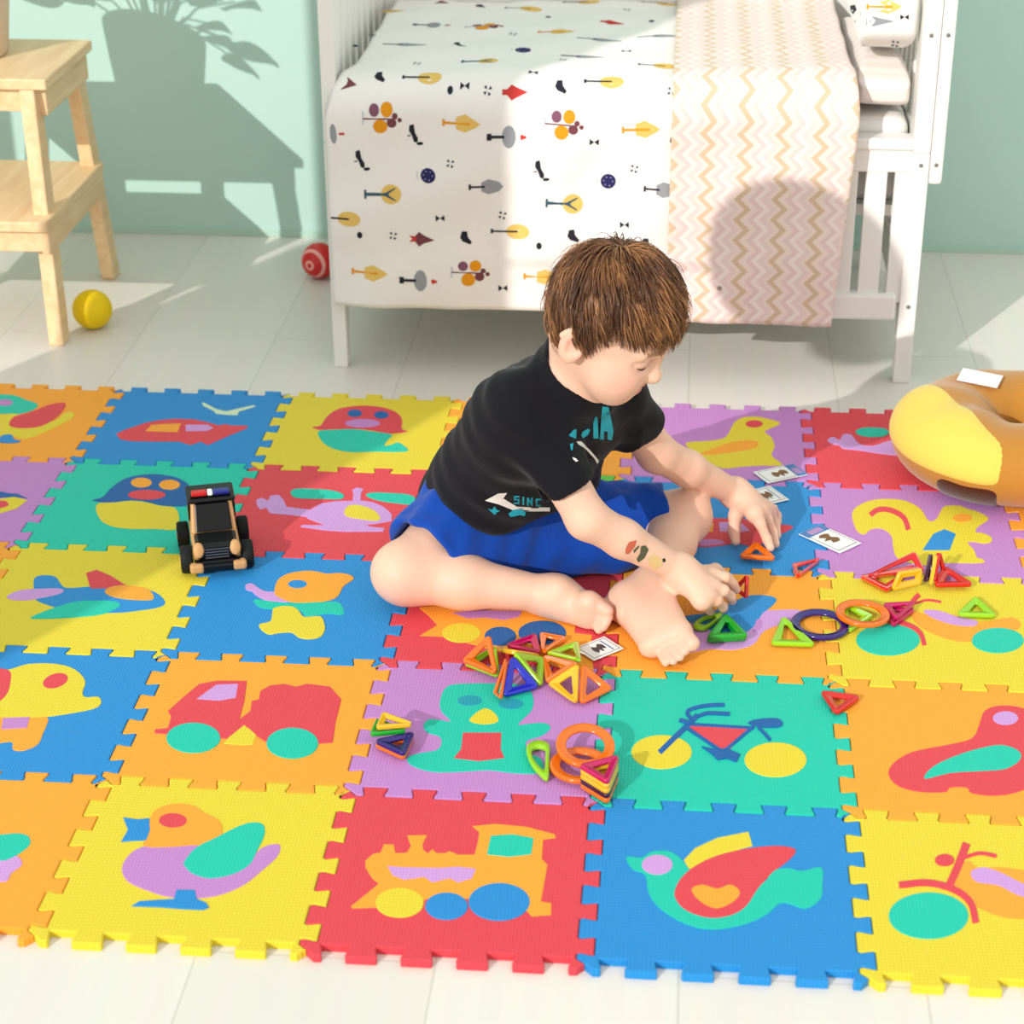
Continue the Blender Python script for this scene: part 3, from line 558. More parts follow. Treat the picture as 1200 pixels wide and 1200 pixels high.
M_pink = mat('pink_cotton', (238, 226, 219), .85, .2, sheen=.2, setup=stripe_setup)
pp, _ = superbox('pillow', (1.6095, 1.925, .514), (.0475, .245, .043), (.3, .2), M_pink, .002, 1)
tag(pp, 'pale pink pillow under the printed pillow on the crib mattress', 'pillow')

TOPZ = .528; YF = 1.632; YBK = 2.235
def profile(v, off=0):
    """arc length from the back of the bed (v=0), over the fold, down the front: returns Y, z, normal"""
    r = .055 + off; L1 = YBK - (YF + .055); L2 = L1 + math.pi / 2 * .055
    if v < L1: return YBK - v, TOPZ + off, (0, 1)
    if v < L2:
        a = (v - L1) / .055; return YF + .055 - r * math.sin(a), TOPZ - .055 + r * math.cos(a), (-math.sin(a), math.cos(a))
    return YF - off, TOPZ - .055 - (v - L2), (-1, 0)
V_FOLD = YBK - (YF + .055); V_FRONT = V_FOLD + math.pi / 2 * .055
def VZ(z): return V_FRONT + TOPZ - .055 - z
def cloth_point(u, v, off=0, amp=1.0):
    Y, z, nn = profile(v, off)
    h = max(0, (v - V_FOLD)) / .4
    d = amp * (.0035 * math.sin(u * 23 + v * 9) * math.sin(u * 11 + 1.3 + v * 4) + .003 * math.sin(u * 41 + v * 3) * (.3 + h) + .0025 * math.sin(v * 37 + u * 13))
    d -= .004 * h * (1 if h > .2 else h * 5)
    if v > V_FRONT: d = max(d, -.006) 
    return np.array((u, Y + nn[0] * d - .004 * h * (1 + math.sin(u * 9)), z + nn[1] * max(d, -.003)))
def cloth(mb, ul, ur, vmax, off, th, amp=1.0, nu=70, nv=80, uv=None, vmin=0.0):
    """a sheet with real thickness; ul/ur give its left and right border for every v"""
    def grid(o):
        return [cloth_point(ul(v) + (ur(v) - ul(v)) * i / nu, v, o, amp) for v in np.linspace(vmin, vmax, nv + 1) for i in range(nu + 1)]
    A = grid(off + th); B = grid(off); m = nu + 1; N = m * (nv + 1); fs = []
    for j in range(nv):
        for i in range(nu):
            a = j * m + i; fs.append((a, a + m, a + m + 1, a + 1)); fs.append((N + a, N + a + 1, N + a + m + 1, N + a + m))
    for j in range(nv): fs.append((j * m, N + j * m, N + (j + 1) * m, (j + 1) * m)); fs.append((j * m + nu, (j + 1) * m + nu, N + (j + 1) * m + nu, N + j * m + nu))
    for i in range(nu): fs.append((i, i + 1, N + i + 1, N + i)); fs.append((nv * m + i, N + nv * m + i, N + nv * m + i + 1, nv * m + i + 1))
    mb.add(A + B, fs, True)
def cloth_bump(m, n, l, b):
    v = coords(n, l, (1, 1, 1)); no = n.new('ShaderNodeTexNoise'); no.inputs['Scale'].default_value = 14; no.inputs['Detail'].default_value = 3; l.new(v, no.inputs['Vector']); bump(n, l, b, no.outputs['Fac'], .35, .012)
M_duvet = mat('duvet_cotton', (238, 235, 230), .85, .2, sheen=.2, setup=cloth_bump)
def duvet_l(v):
    if v < V_FOLD - .05: return .705
    t = min(1, (v - V_FOLD + .05) / .14); return .705 - .040 * t
duvet_r = lambda v: 1.40
DV_MAX = VZ(.132)
mb = MB(); mb.use(M_duvet); cloth(mb, duvet_l, duvet_r, DV_MAX, 0, .012, 1.0, 90, 110)
# --- the printed motifs, part of the duvet's own mesh
PC = dict(y=(226, 190, 104), o=(226, 150, 30), g=(150, 152, 158), k=(40, 40, 52), n=(44, 42, 92), r=(196, 60, 56), m=(118, 66, 72), t=(60, 92, 104), p=(128, 84, 104), l=(196, 176, 190), s=(196, 200, 208), w=(232, 214, 170))
M_pr = {k: mat('print_' + k, c, .85, .2) for k, c in PC.items()}
def stamp(mb, kind, S, sc=1.0, fade=0):
    """motif shapes in metres, x along its trunk; S maps (x, y, layer) to a point of the cloth"""
    def poly(pts, m, lay=0):
        pts = [(x * sc, y * sc) for x, y in pts]
        mb.use(M_pr[m]); base = [S(x, y, lay) for x, y in pts]
        cx, cy = np.mean([p[0] for p in pts]), np.mean([p[1] for p in pts]); ctr = S(cx, cy, lay)
        mb.add(base + [ctr], [(i, (i + 1) % len(base), len(base)) for i in range(len(base))], False)
    E = lambda x, y, a, b, m, l=0, n=14: poly([(x + a * math.cos(2 * math.pi * i / n), y + b * math.sin(2 * math.pi * i / n)) for i in range(n)], m, l)
    Rr = lambda x0, x1, w, m, l=1: poly([(x0, -w), (x1, -w), (x1, w), (x0, w)], m, l)
    if kind == 'tree': E(.012, 0, .021, .014, 'y'); Rr(-.034, .012, .0016, 'k'); Rr(-.036, -.032, .004, 'k')
    elif kind == 'leaf': poly([(-.004, -.010), (.012, -.015), (.030, -.006), (.038, 0), (.030, .006), (.012, .015), (-.004, .010)], 'y'); Rr(-.026, .02, .0022, 'o'); Rr(-.028, -.024, .006, 'o')
    elif kind == 'ytree': E(.014, 0, .018, .018, 'y'); Rr(-.032, .010, .003, 't'); poly([(.004, -.002), (.022, .010), (.021, .012), (.004, .003)], 't', 2); poly([(.004, .002), (.022, -.010), (.021, -.012), (.004, -.003)], 't', 2); Rr(-.034, -.030, .008, 't')
    elif kind == 'grey': poly([(-.006, -.008), (.006, -.014), (.024, -.009), (.032, 0), (.024, .009), (.006, .014), (-.006, .008)], 'g'); Rr(-.026, .0, .0018, 'k'); Rr(-.028, -.024, .005, 'k')
    elif kind == 'longgrey': poly([(-.008, -.008), (.006, -.011), (.022, -.006), (.042, -.001), (.042, .001), (.022, .006), (.006, .011), (-.008, .008)], 'g'); Rr(-.036, .0, .0022, 'k')
    elif kind == 'lolly': E(.012, 0, .012, .020, 'g'); Rr(-.022, .004, .0026, 'k'); Rr(-.026, -.018, .006, 'k'); Rr(.032, .042, .0026, 'r'); Rr(.033, .037, .0045, 'r')
    elif kind == 'multi':
        Rr(-.036, .010, .0013, 'm'); Rr(-.0375, -.0345, .010, 's')
        for x_, y_, r_, m_ in ((-.016, .012, .009, 'p'), (.006, .013, .0105, 'o'), (-.006, -.013, .0125, 'o'), (.014, -.007, .0085, 'm'), (.020, .004, .0048, 'm'), (.028, -.002, .004, 'm')): E(x_, y_, r_, r_, m_)
    elif kind == 'navy': E(0, 0, .0135, .0135, 'n'); Rr(-.020, -.0185, .008, 's'); [E(.008 * math.cos(a), .008 * math.sin(a), .001, .001, 's', 1, 6) for a in range(0, 6)]
    elif kind == 'dot': E(0, 0, .005, .0065, 'k')
    elif kind == 'cross': [poly([(math.cos(a) * .002, math.sin(a) * .002), (math.cos(a - .35) * .008, math.sin(a - .35) * .008), (math.cos(a + .35) * .008, math.sin(a + .35) * .008)], 'k') for a in (.6, 2.2, 3.8, 5.2)]
    elif kind == 'bow': poly([(0, 0), (-.008, -.006), (-.008, .006)], 'k'); poly([(0, 0), (.008, .006), (.008, -.006)], 'k')
    elif kind == 'boot': poly([(-.009, .010), (0, .012), (.003, .002), (.012, -.006), (.010, -.011), (-.004, -.008), (-.010, -.002)], 'k')
    elif kind == 'rocket': poly([(-.012, -.004), (-.004, -.014), (.004, -.008), (.024, 0), (.004, .008), (-.004, .014), (-.012, .004)], 'm'); poly([(-.022, -.006), (-.012, -.005), (-.008, 0), (-.012, .005), (-.022, .006), (-.016, 0)], 'r', 1)
    elif kind == 'redrocket': poly([(-.012, -.004), (-.004, -.012), (.004, -.008), (.024, 0), (.004, .008), (-.004, .012), (-.012, .004)], 'r'); Rr(-.02, -.01, .004, 'r')
    elif kind == 'fox': poly([(-.004, .018), (.004, .020), (.004, .004), (.008, -.006), (.006, -.014), (0, -.012), (-.002, .0), (-.006, .008)], 'k'); E(.010, -.016, .006, .003, 'k'); Rr(-.010, -.004, .001, 'k')
    elif kind == 'tri': poly([(-.012, -.012), (.016, -.004), (-.002, .012)], 'm')
    elif kind == 'ell': E(0, 0, .006, .018, 'g'); Rr(.010, .020, .002, 'r')
    elif kind == 'red': Rr(-.006, .006, .002, 'r')
MOTIFS = [(450, 13, 'leaf'), (517, 3, 'tri'), (564, 7, 'boot'), (615, 10, 'tree'), (683, 3, 'tree'), (500, 29, 'lolly'), (568, 30, 'multi'), (642, 20, 'dot'), (716, 26, 'redrocket'), (472, 52, 'longgrey'), (535, 52, 'fox'), (612, 58, 'navy'),
          (650, 38, 'leaf'), (700, 46, 'longgrey'), (682, 67, 'longgrey'), (437, 41, 'cross'), (417, 55, 'dot'), (488, 74, 'cross'), (497, 90, 'tree'), (563, 72, 'ytree'), (446, 90, 'boot'), (409, 98, 'tri'), (528, 105, 'dot'), (570, 105, 'cross'),
          (601, 107, 'redrocket'), (626, 85, 'bow'), (656, 100, 'boot'), (709, 95, 'tree'), (449, 138, 'multi'), (537, 144, 'leaf'), (588, 161, 'lolly'), (664, 148, 'multi'), (747, 150, 'leaf'), (391, 155, 'ell'), (483, 157, 'fox'), (696, 165, 'bow'),
          (420, 190, 'fox'), (500, 205, 'navy'), (528, 192, 'cross'), (631, 200, 'fox'), (714, 212, 'navy'), (742, 198, 'cross'), (450, 229, 'ytree'), (568, 218, 'grey'), (662, 239, 'ytree'), (402, 258, 'tree'), (516, 255, 'bow'), (588, 252, 'cross'),
          (420, 277, 'dot'), (460, 275, 'cross'), (494, 280, 'rocket'), (547, 277, 'boot'), (598, 270, 'tree'), (631, 287, 'dot'), (731, 262, 'bow'), (430, 318, 'leaf'), (484, 330, 'lolly'), (552, 319, 'multi'), (588, 336, 'bow'), (632, 323, 'leaf'),
          (775, 4, 'tree'), (770, 42, 'longgrey'), (762, 25, 'dot'), (772, 77, 'tree'), (786, 105, 'cross'), (772, 222, 'grey'), (789, 165, 'dot'), (757, 285, 'boot'), (700, 300, 'rocket'), (736, 12, 'cross'), (735, 60, 'bow'), (690, 330, 'grey'), (770, 330, 'ytree'),
          (545, 100, 'bow'), (660, 70, 'cross'), (600, 40, 'cross'), (740, 345, 'cross'), (670, 275, 'boot')]
us = np.linspace(.668, 1.4, 150); vs_ = np.linspace(.0, DV_MAX, 170)
GP = np.array([cloth_point(u, v, .012) for v in vs_ for u in us]); GPX = proj(GP)
ORI = dict(boot=-.2, fox=.1)
for i, (mx_, my_, kind) in enumerate(MOTIFS):
    j = int(np.argmin(np.sum((GPX - (mx_, my_)) ** 2, 1))); v0 = vs_[j // len(us)]; u0 = us[j % len(us)]
    if u0 > 1.36 and mx_ > 800: continue
    a = ORI.get(kind, 0) + random.uniform(-.06, .06); ca, sa = math.cos(a), math.sin(a)
    def S(x, y, lay):
        uu = u0 + x * ca - y * sa; vv = v0 - (x * sa + y * ca)
        return cloth_point(min(max(uu, .667), 1.40), min(max(vv, 0), DV_MAX - .001), .0124 + .0003 * lay)
    stamp(mb, kind, S, .98 if my_ > 60 else 1.05)
dv = mb.build('duvet'); tag(dv, 'white duvet printed with little trees, hanging over the front of the crib', 'duvet')

# --- pink zigzag blanket over the duvet
def zig_setup(m, n, l, b):
    tc = n.new('ShaderNodeUVMap'); sp = n.new('ShaderNodeSeparateXYZ'); l.new(tc.outputs['UV'], sp.inputs[0])
    def mth(op, a, c=None):
        q = n.new('ShaderNodeMath'); q.operation = op
        for k, s_ in enumerate((a, c)):
            if s_ is None: continue
            if isinstance(s_, (int, float)): q.inputs[k].default_value = s_
            else: l.new(s_, q.inputs[k])
        return q.outputs[0]
    zz = mth('PINGPONG', sp.outputs['Y'], .0185)
    xx = mth('ADD', sp.outputs['X'], zz); fr = mth('FRACT', mth('DIVIDE', xx, .0625))
    cr = n.new('ShaderNodeValToRGB'); cr.color_ramp.interpolation = 'CONSTANT'; el = cr.color_ramp.elements
    cols = [(0, (233, 214, 205)), (.12, (210, 186, 156)), (.30, (233, 214, 205)), (.50, (224, 200, 195)), (.66, (236, 222, 214)), (.82, (228, 206, 200))]
    el[0].position, el[0].color = 0, s2l(cols[0][1]) + [1]; el[1].position, el[1].color = cols[1][0], s2l(cols[1][1]) + [1]
    for p, c in cols[2:]: e = el.new(p); e.color = s2l(c) + [1]
    l.new(fr, cr.inputs['Fac'])
    v2 = n.new('ShaderNodeTexVoronoi'); v2.inputs['Scale'].default_value = 9; v2.inputs['Randomness'].default_value = .35; l.new(tc.outputs['UV'], v2.inputs['Vector'])
    dt = mth('LESS_THAN', v2.outputs['Distance'], .055)
    mx = n.new('ShaderNodeMix'); mx.data_type = 'RGBA'; l.new(dt, mx.inputs['Factor']); l.new(cr.outputs['Color'], mx.inputs['A']); mx.inputs['B'].default_value = s2l((150, 138, 130)) + [1]
    l.new(mx.outputs['Result'], b.inputs['Base Color'])
    no = n.new('ShaderNodeTexNoise'); no.inputs['Scale'].default_value = 40; l.new(tc.outputs['UV'], no.inputs['Vector']); bump(n, l, b, no.outputs['Fac'], .2, .004)
M_zig = mat('zigzag_knit', (233, 214, 205), .9, .15, sheen=.2, setup=zig_setup)
bl_l = lambda v: 1.255 + (.035 if v > V_FRONT + .25 else 0) * (v - V_FRONT - .25) / .12
bl_r = lambda v: 1.553 + .018 * min(1, max(0, v - V_FOLD + .03) / .1) - .026 * max(0, v - V_FOLD) / .4
mb = MB(); mb.use(M_zig); cloth(mb, bl_l, bl_r, VZ(.122), .0165, .009, .8, 50, 100)
bk = mb.build('blanket'); tag(bk, 'pale pink zigzag blanket hanging over the right half of the duvet', 'blanket')
uvl = bk.data.uv_layers.new(name='UVMap')
co = np.array([v.co[:] for v in bk.data.vertices])
for lp in bk.data.loops:
    uvl.data[lp.index].uv = (co[lp.vertex_index][0], ((lp.vertex_index % (51 * 101)) // 51) / 100 * VZ(.122))
ps, P = superbox('pillow', (1.6085, 1.925, .640), (.0510, .258, .080), (.34, .2), M_duvet, .002, 2)
# printed motifs on the upper pillow, part of the pillow's mesh
bvh = BVHTree.FromPolygons([v.co[:] for v in ps.data.vertices], [p.vertices[:] for p in ps.data.polygons])
mb = MB(); mb.use(M_duvet)
mb.add([v.co[:] for v in ps.data.vertices], [tuple(p.vertices) for p in ps.data.polygons], True)
def ray_px(bvh_, x, y, off=.0006):
    d = at(x, y, z=-1) - CAM_LOC; d /= np.linalg.norm(d); h = bvh_.ray_cast(Vector(CAM_LOC), Vector(d))
    if h[0] is None: return None
    nrm = h[1] if h[1].dot(Vector(d)) < 0 else -h[1]
    return np.array(h[0] + nrm * off)
for mx_, my_, kind in ((1012, 56, 'dot'), (1033, 8, 'leaf'), (1002, 12, 'boot'), (1020, 25, 'longgrey'), (1049, 51, 'cross'), (1069, 52, 'red'), (1060, 20, "bow")):
    def S(x, y, lay):
        for t in (1, .8, .6, .4, .2, .1, 0):
            q = ray_px(bvh, mx_ + (x * 700) * t, my_ - y * 600 * t, .0005 + .0003 * lay)
            if q is not None: return q
        return np.array((1.61, 1.75, .70))
    stamp(mb, kind, S, .9)
ob = ps; ps2 = mb.build('pillow'); bpy.data.objects.remove(ob)
tag(ps2, 'printed white pillow on top of the pink pillow in the crib', 'pillow')

# ------------------------------------------------------------------ step stool, pot with plant
def wood_setup(m, n, l, b):
    v = coords(n, l, (22, 2.2, 22)); no = n.new('ShaderNodeTexNoise'); no.inputs['Scale'].default_value = 2.2; no.inputs['Detail'].default_value = 5; no.inputs['Distortion'].default_value = .6
    l.new(v, no.inputs['Vector']); mul_color(n, l, b, no.outputs['Fac'], (222, 186, 138), (240, 212, 168), .3, .75)
M_wood = mat('birch', (234, 202, 156), .5, .35, setup=wood_setup)
SX0, SX1 = -.30, .128
stool = thing('step_stool', 'light wooden step stool cut off by the left edge of the photo', 'stool', ((SX0 + SX1) / 2, 1.92, 0)); sc_ = np.array(stool.location)
def sbox(name, lo, hi, bev=.003): mb = MB(); mb.box(np.array(lo) - sc_, np.array(hi) - sc_, bev); return mb.build(name, stool, M_wood)
sbox('top_board', (SX0 - .005, 1.770, .470), (SX1 + .006, 2.075, .490)); sbox('step_board', (SX0 - .005, 1.700, .226), (SX1 + .002, 2.085, .246))
sbox('apron', (SX0 + .01, 1.79, .425), (SX1 - .012, 1.808, .470)); sbox('apron', (SX0 + .01, 2.035, .425), (SX1 - .012, 2.053, .470))
sbox('side_rail', (SX1 - .018, 1.79, .418), (SX1 - .002, 2.06, .470)); sbox('side_rail', (SX0 + .002, 1.79, .418), (SX0 + .018, 2.06, .470))
sbox('step_apron', (SX0 + .01, 1.712, .185), (SX1 - .012, 1.728, .226)); sbox('side_rail', (SX1 - .016, 1.712, .180), (SX1, 2.085, .226)); sbox('side_rail', (SX0, 1.712, .180), (SX0 + .016, 2.085, .226))
for xa, xb, dx in ((SX0 + .018, SX0 + .046, -.022), (SX1 - .046, SX1 - .018, .022)):
    for (yt, yb_) in ((1.795, 1.735), (2.052, 2.100)):
        w_ = .022; mb = MB()
        mb.hexa([np.array((x_, y_, 0)) - sc_ for x_, y_ in ((xa + dx, yb_ - w_), (xb + dx, yb_ - w_), (xb + dx, yb_ + w_), (xa + dx, yb_ + w_))], [np.array((x_, y_, .47)) - sc_ for x_, y_ in ((xa, yt - w_), (xb, yt - w_), (xb, yt + w_), (xa, yt + w_))], .003)
        mb.build('leg', stool, M_wood)
M_pot = mat('pot_clay', (214, 192, 168), .6, .3); M_soil = mat('soil', (70, 50, 36), .9, .1); M_leaf = mat('leaf_green', (60, 112, 58), .5, .4, sss=.05)
pot = thing('potted_plant', 'beige plant pot standing on the wooden stool at the left edge', 'plant', (-.066, 1.945, .490))
mb = MB(); mb.lathe([(.0, 0), (.070, 0), (.075, .006), (.088, .11), (.094, .17), (.088, .17), (.084, .15), (0, .15)], 40); mb.build('pot', pot, M_pot)
mb = MB(); mb.lathe([(.085, .145), (.05, .156), (0, .158)], 24); mb.build('soil', pot, M_soil)
mb = MB()
for k in range(26):
    a = random.uniform(0, 2 * math.pi); el_ = random.uniform(.1, 1.4); L = random.uniform(.12, .30); d = Vector((math.cos(a) * math.cos(el_), math.sin(a) * math.cos(el_), math.sin(el_)))
    base = Vector((math.cos(a) * .02, math.sin(a) * .02, .16)); tip = base + d * L
    if base.x + d.x * L > .088: tip.x = .088
    mid = (base + tip) / 2 + Vector((0, 0, .03)); mb.tube([base, mid, tip], [.003, .0025, .002], 5)
    nrm = d.cross(Vector((0, 0, 1))).normalized(); up = nrm.cross(d).normalized(); w_ = random.uniform(.028, .048); ll = w_ * 2.1
    pts = []
    for t in np.linspace(0, 1, 8):
        wd = w_ * math.sin(math.pi * t ** .8); c_ = tip + d * (t - .4) * ll - up * .03 * t * t; pts += [c_ - nrm * wd, c_ + up * -.006, c_ + nrm * wd]
    th = up * .0012; n_ = len(pts); vs2 = [p + th for p in pts] + [p - th for p in pts]; fs = []
    for t in range(7):
        for q in (0, 1): a0 = t * 3 + q; fs += [(a0, a0 + 1, a0 + 4, a0 + 3), (n_ + a0, n_ + a0 + 3, n_ + a0 + 4, n_ + a0 + 1)]
    mb.add(vs2, fs, True)
mb.build('foliage', pot, M_leaf)

# ------------------------------------------------------------------ balls
def pimple(m, n, l, b):
    v = coords(n, l, (1, 1, 1)); vo = n.new('ShaderNodeTexVoronoi'); vo.inputs['Scale'].default_value = 160; l.new(v, vo.inputs['Vector']); bump(n, l, b, vo.outputs['Distance'], .4, .002)
def ball(name, c, r, m, label):
    mb = MB(); bm = bmesh.new(); bmesh.ops.create_uvsphere(bm, u_segments=48, v_segments=28, radius=r); mb.bm(bm, None, True); o = mb.build(name, m=m); o.location = c; tag(o, label, 'ball'); return o
M_yb = mat('yellow_rubber', (236, 200, 4), .6, .3, setup=pimple)
yb = at(108, 362, z=.0385); ball('ball', (yb[0], yb[1], .0378), .0378, M_yb, 'yellow ball on the floor beside the stool leg')
def swirl(m, n, l, b):
    v = coords(n, l, (1, 1, 1), rotz=.4); wv = n.new('ShaderNodeTexWave'); wv.wave_type = 'RINGS'; wv.rings_direction = 'Y'; wv.inputs['Scale'].default_value = 17; wv.inputs['Distortion'].default_value = 1.2; wv.inputs['Detail'].default_value = 0
    l.new(v, wv.inputs['Vector']); cr = mul_color(n, l, b, wv.outputs['Fac'], (206, 26, 30), (240, 170, 160), .82, .9)
M_rb = mat('red_rubber', (200, 22, 28), .35, .5, setup=swirl)
rb = at(374, 305, z=.037); ball('ball', (rb[0], rb[1], .0365), .0365, M_rb, 'red ball with pale swirl lines beside the left crib leg')

# ------------------------------------------------------------------ plush ring
def plush(m, n, l, b):
    v = coords(n, l, (1, 1, 1)); no = n.new('ShaderNodeTexNoise'); no.inputs['Scale'].default_value = 220; no.inputs['Detail'].default_value = 2; l.new(v, no.inputs['Vector']); bump(n, l, b, no.outputs['Fac'], .35, .003)
M_tan = mat('plush_tan', (178, 122, 48), .9, .1, sheen=.3, setup=plush); M_py = mat('plush_yellow', (224, 196, 88), .9, .1, sheen=.2, setup=plush); M_pb = mat('plush_brown', (72, 30, 16), .9, .1, sheen=.3, setup=plush); M_pw = mat('plush_white', (236, 232, 234), .8, .2)
RC = at(1198, 508, z=.075); RR, RT = .116, .080
ring = thing('plush_ring', 'tan plush ring cushion with a yellow patch at the right edge of the mat', 'cushion', (RC[0], RC[1], MAT_Z))
def ring_pt(th, ph, off=0):
    t = RT * (1 + .05 * math.sin(th * 2 + 1)) + off; rr = RR + t * math.cos(ph); z = RT * .76 + t * math.sin(ph) * .80
    z = max(z, .0 if off <= 0 else -1); return (rr * math.cos(th) * 1.04, rr * math.sin(th) * .98, z + .003 * math.sin(th * 7) * max(0, math.sin(ph)))
mb = MB(); NT, NP = 96, 48
mb.add([ring_pt(2 * math.pi * i / NT, 2 * math.pi * j / NP) for i in range(NT) for j in range(NP)], [(i * NP + j, ((i + 1) % NT) * NP + j, ((i + 1) % NT) * NP + (j + 1) % NP, i * NP + (j + 1) % NP) for i in range(NT) for j in range(NP)], True)
rbody = mb.build('ring_body', ring, M_tan)
def ring_patch(name, outline, m, off=.004):
    """a raised fabric patch following the ring; outline in degrees (around, across)"""
    o = smooth_closed(np.radians(np.array(outline, float)), 5); c = o.mean(0); K = 10; mb = MB(); n = len(o); vs, fs = [], []
    for k in range(K + 1):
        t = k / K; h = off * (1 - t ** 6) + (-.004 if k == K else 0); vs += [ring_pt(*(c + (q - c) * max(t, .001)), off=h) for q in o]
    for k in range(K):
        for i in range(n): a, b_ = k * n + i, k * n + (i + 1) % n; fs.append((a, b_, b_ + n, a + n))
    mb.add(vs, fs, True); p = mb.build(name, ring, m); return p
p = ring_patch('yellow_patch', [(150, 60), (150, 22), (170, -2), (195, -8), (225, -9), (251, -8), (256, 10), (252, 60), (225, 92), (200, 100), (172, 90)], M_py); p['label'] = 'yellow patch'
p = ring_patch('yellow_patch', [(285, -10), (282, 40), (300, 70), (330, 60), (335, 0), (310, -20)], M_py); p['label'] = 'yellow patch'
p = ring_patch('brown_patch', [(225, -12), (220, -40), (219, -66), (236, -68), (252, -66), (253, -40), (252, -12), (238, -12)], M_pb, .003); p['label'] = 'dark brown patch'
mb = MB(); tg = np.array(ring_pt(2.2, 1.75)); mb.box((-.033, -.021, 0), (.033, .021, .0016), .0006, Matrix.Translation(Vector(tg + (0, 0, .002))) @ Matrix.Rotation(.12, 4, 'X') @ Matrix.Rotation(-.35, 4, 'Z'))
p = mb.build('care_tag', ring, M_pw); p['label'] = 'white sewn-in care tag'

# ------------------------------------------------------------------ toy car
M_cblk = mat('car_black', (10, 12, 14), .35, .3); M_ctan = mat('car_wood', (196, 148, 96), .5, .4); M_cglass = mat('car_screen', (7, 8, 8), .25, .3); M_tyre = mat('tyre_black', (14, 18, 18), .7, .3)
M_cr = mat('beacon_red', (190, 20, 16), .3, .5); M_cw = mat('beacon_white', (235, 238, 230), .3, .5); M_cb = mat('beacon_blue', (24, 30, 120), .3, .5); M_csil = mat('bumper_line', (70, 70, 76), .4, .5)
fl = at(217, 674, z=MAT_Z); frr = at(295, 666, z=MAT_Z); axv = frr - fl; yaw = math.atan2(axv[1], axv[0]); fwd = np.array((math.sin(yaw), -math.cos(yaw)))
cpos = (fl + frr)[:2] / 2 - fwd * .052
car = thing('toy_car', 'black and tan wooden toy police jeep on the mat', 'toy car', (cpos[0], cpos[1], MAT_Z), yaw)   # local: x across, -y to the front
def cb(name, lo, hi, m, bev=.003, parent=None): mb = MB(); mb.box(lo, hi, bev); return mb.build(name, parent or car, m)
cb('chassis', (-.033, -.066, .014), (.033, .060, .026), M_cblk)
body = cb('body', (-.034, -.058, .024), (.034, .056, .046), M_ctan, .004)
cb('bonnet', (-.0305, -.0615, .026), (.0305, -.016, .0505), M_cblk, .005)
for k in range(4): cb('grille_bar', (-.017, -.0622, .028 + k * .0045), (.017, -.0605, .030 + k * .0045), M_csil, .0004)
for s_ in (-1, 1):
    mb = MB(); mb.lathe([(0, 0), (.0085, 0), (.0085, .004), (.006, .006), (0, .0062)], 20, Matrix.Translation((s_ * .0265, -.0585, .0415)) @ Matrix.Rotation(math.radians(66), 4, 'X') @ Matrix.Diagonal((.95, 1.35, 1, 1))); mb.build('headlight', car, M_ctan)
    cb('bumper_end', (s_ * .031 - .010, -.073, .010), (s_ * .031 + .010, -.058, .024), M_ctan, .004)
cb('bumper', (-.024, -.071, .011), (.024, -.060, .022), M_cblk, .003)
mb = MB(); mb.hexa([(-.033, -.014, .045), (.033, -.014, .045), (.033, .055, .045), (-.033, .055, .045)], [(-.030, .010, .086), (.030, .010, .086), (.031, .052, .086), (-.031, .052, .086)], .003); mb.build('cabin', car, M_ctan)
mb = MB(); mb.hexa([(-.0265, -.0170, .049), (.0265, -.0170, .049), (.0265, -.012, .049), (-.0265, -.012, .049)], [(-.0245, .0050, .084), (.0245, .0050, .084), (.0245, .012, .084), (-.0245, .012, .084)], .0015); mb.build('windscreen', car, M_cglass)
for s_ in (-1, 1): cb('side_window', (s_ * .0325 - .002, .014, .054), (s_ * .0325 + .002, .048, .078), M_cglass, .001)
cb('roof', (-.035, .004, .085), (.035, .058, .092), M_cblk, .004)
lb = cb('light_bar', (-.030, .012, .091), (.030, .022, .096), M_cblk, .002)
cb('beacon', (-.028, .0105, .0935), (-.005, .0235, .100), M_cr, .002, lb); cb('beacon', (-.0045, .0105, .0935), (.0035, .0235, .100), M_cw, .002, lb); cb('beacon', (.004, .0105, .0935), (.028, .0235, .100), M_cb, .002, lb)
for s_ in (-1, 1):
    for wy in (-.042, .038):
        mb = MB(); Mx = Matrix.Translation((s_ * .044, wy, .0205)) @ Matrix.Rotation(math.radians(90), 4, 'Y')
        mb.use(M_tyre); mb.lathe([(0, -.009), (.012, -.009), (.0185, -.0085), (.0205, -.006), (.0205, .006), (.0185, .0085), (.012, .009), (0, .009)], 28, Mx); wh = mb.build('wheel', car)
        mb = MB(); mb.lathe([(0, -.0097), (.007, -.0095), (.007, .0095), (0, .0097)], 16, Mx); mb.build('hub', wh, M_ctan)

# ------------------------------------------------------------------ unseen globe on an arm, added to throw the round shadow on the blanket
tgt = at(945, 318, Y=1.625); GLOBE_POS = Vector(tgt) - SUN_DIR * 3.0
light_blocker = thing('shadow_globe', 'unseen white globe on a wall arm, added to shadow the blanket', 'light_blocker', GLOBE_POS)
mb = MB(); bm = bmesh.new(); bmesh.ops.create_uvsphere(bm, u_segments=40, v_segments=24, radius=.142); mb.bm(bm, None, True); mb.build('blocker_globe', light_blocker, M_white)
mb = MB(); mb.tube([(-.13, 0, 0), (WX - GLOBE_POS.x + .004, 0, 0)], .0035, 8); mb.build('arm', light_blocker, M_white)
mb = MB(); mb.lathe([(.04, 0), (.04, .014), (.03, .02), (0, .02)], 24, Matrix.Translation((WX - GLOBE_POS.x, 0, 0)) @ Matrix.Rotation(math.radians(90), 4, 'Y')); mb.build('wall_plate', light_blocker, M_white)
# ------------------------------------------------------------------ the boy
W = lambda x, y, z: at(x, y, z=z)
def unit(v): v = np.array(v, float); return v / np.linalg.norm(v)
def cam2w(v): return CR @ np.array(v, float)
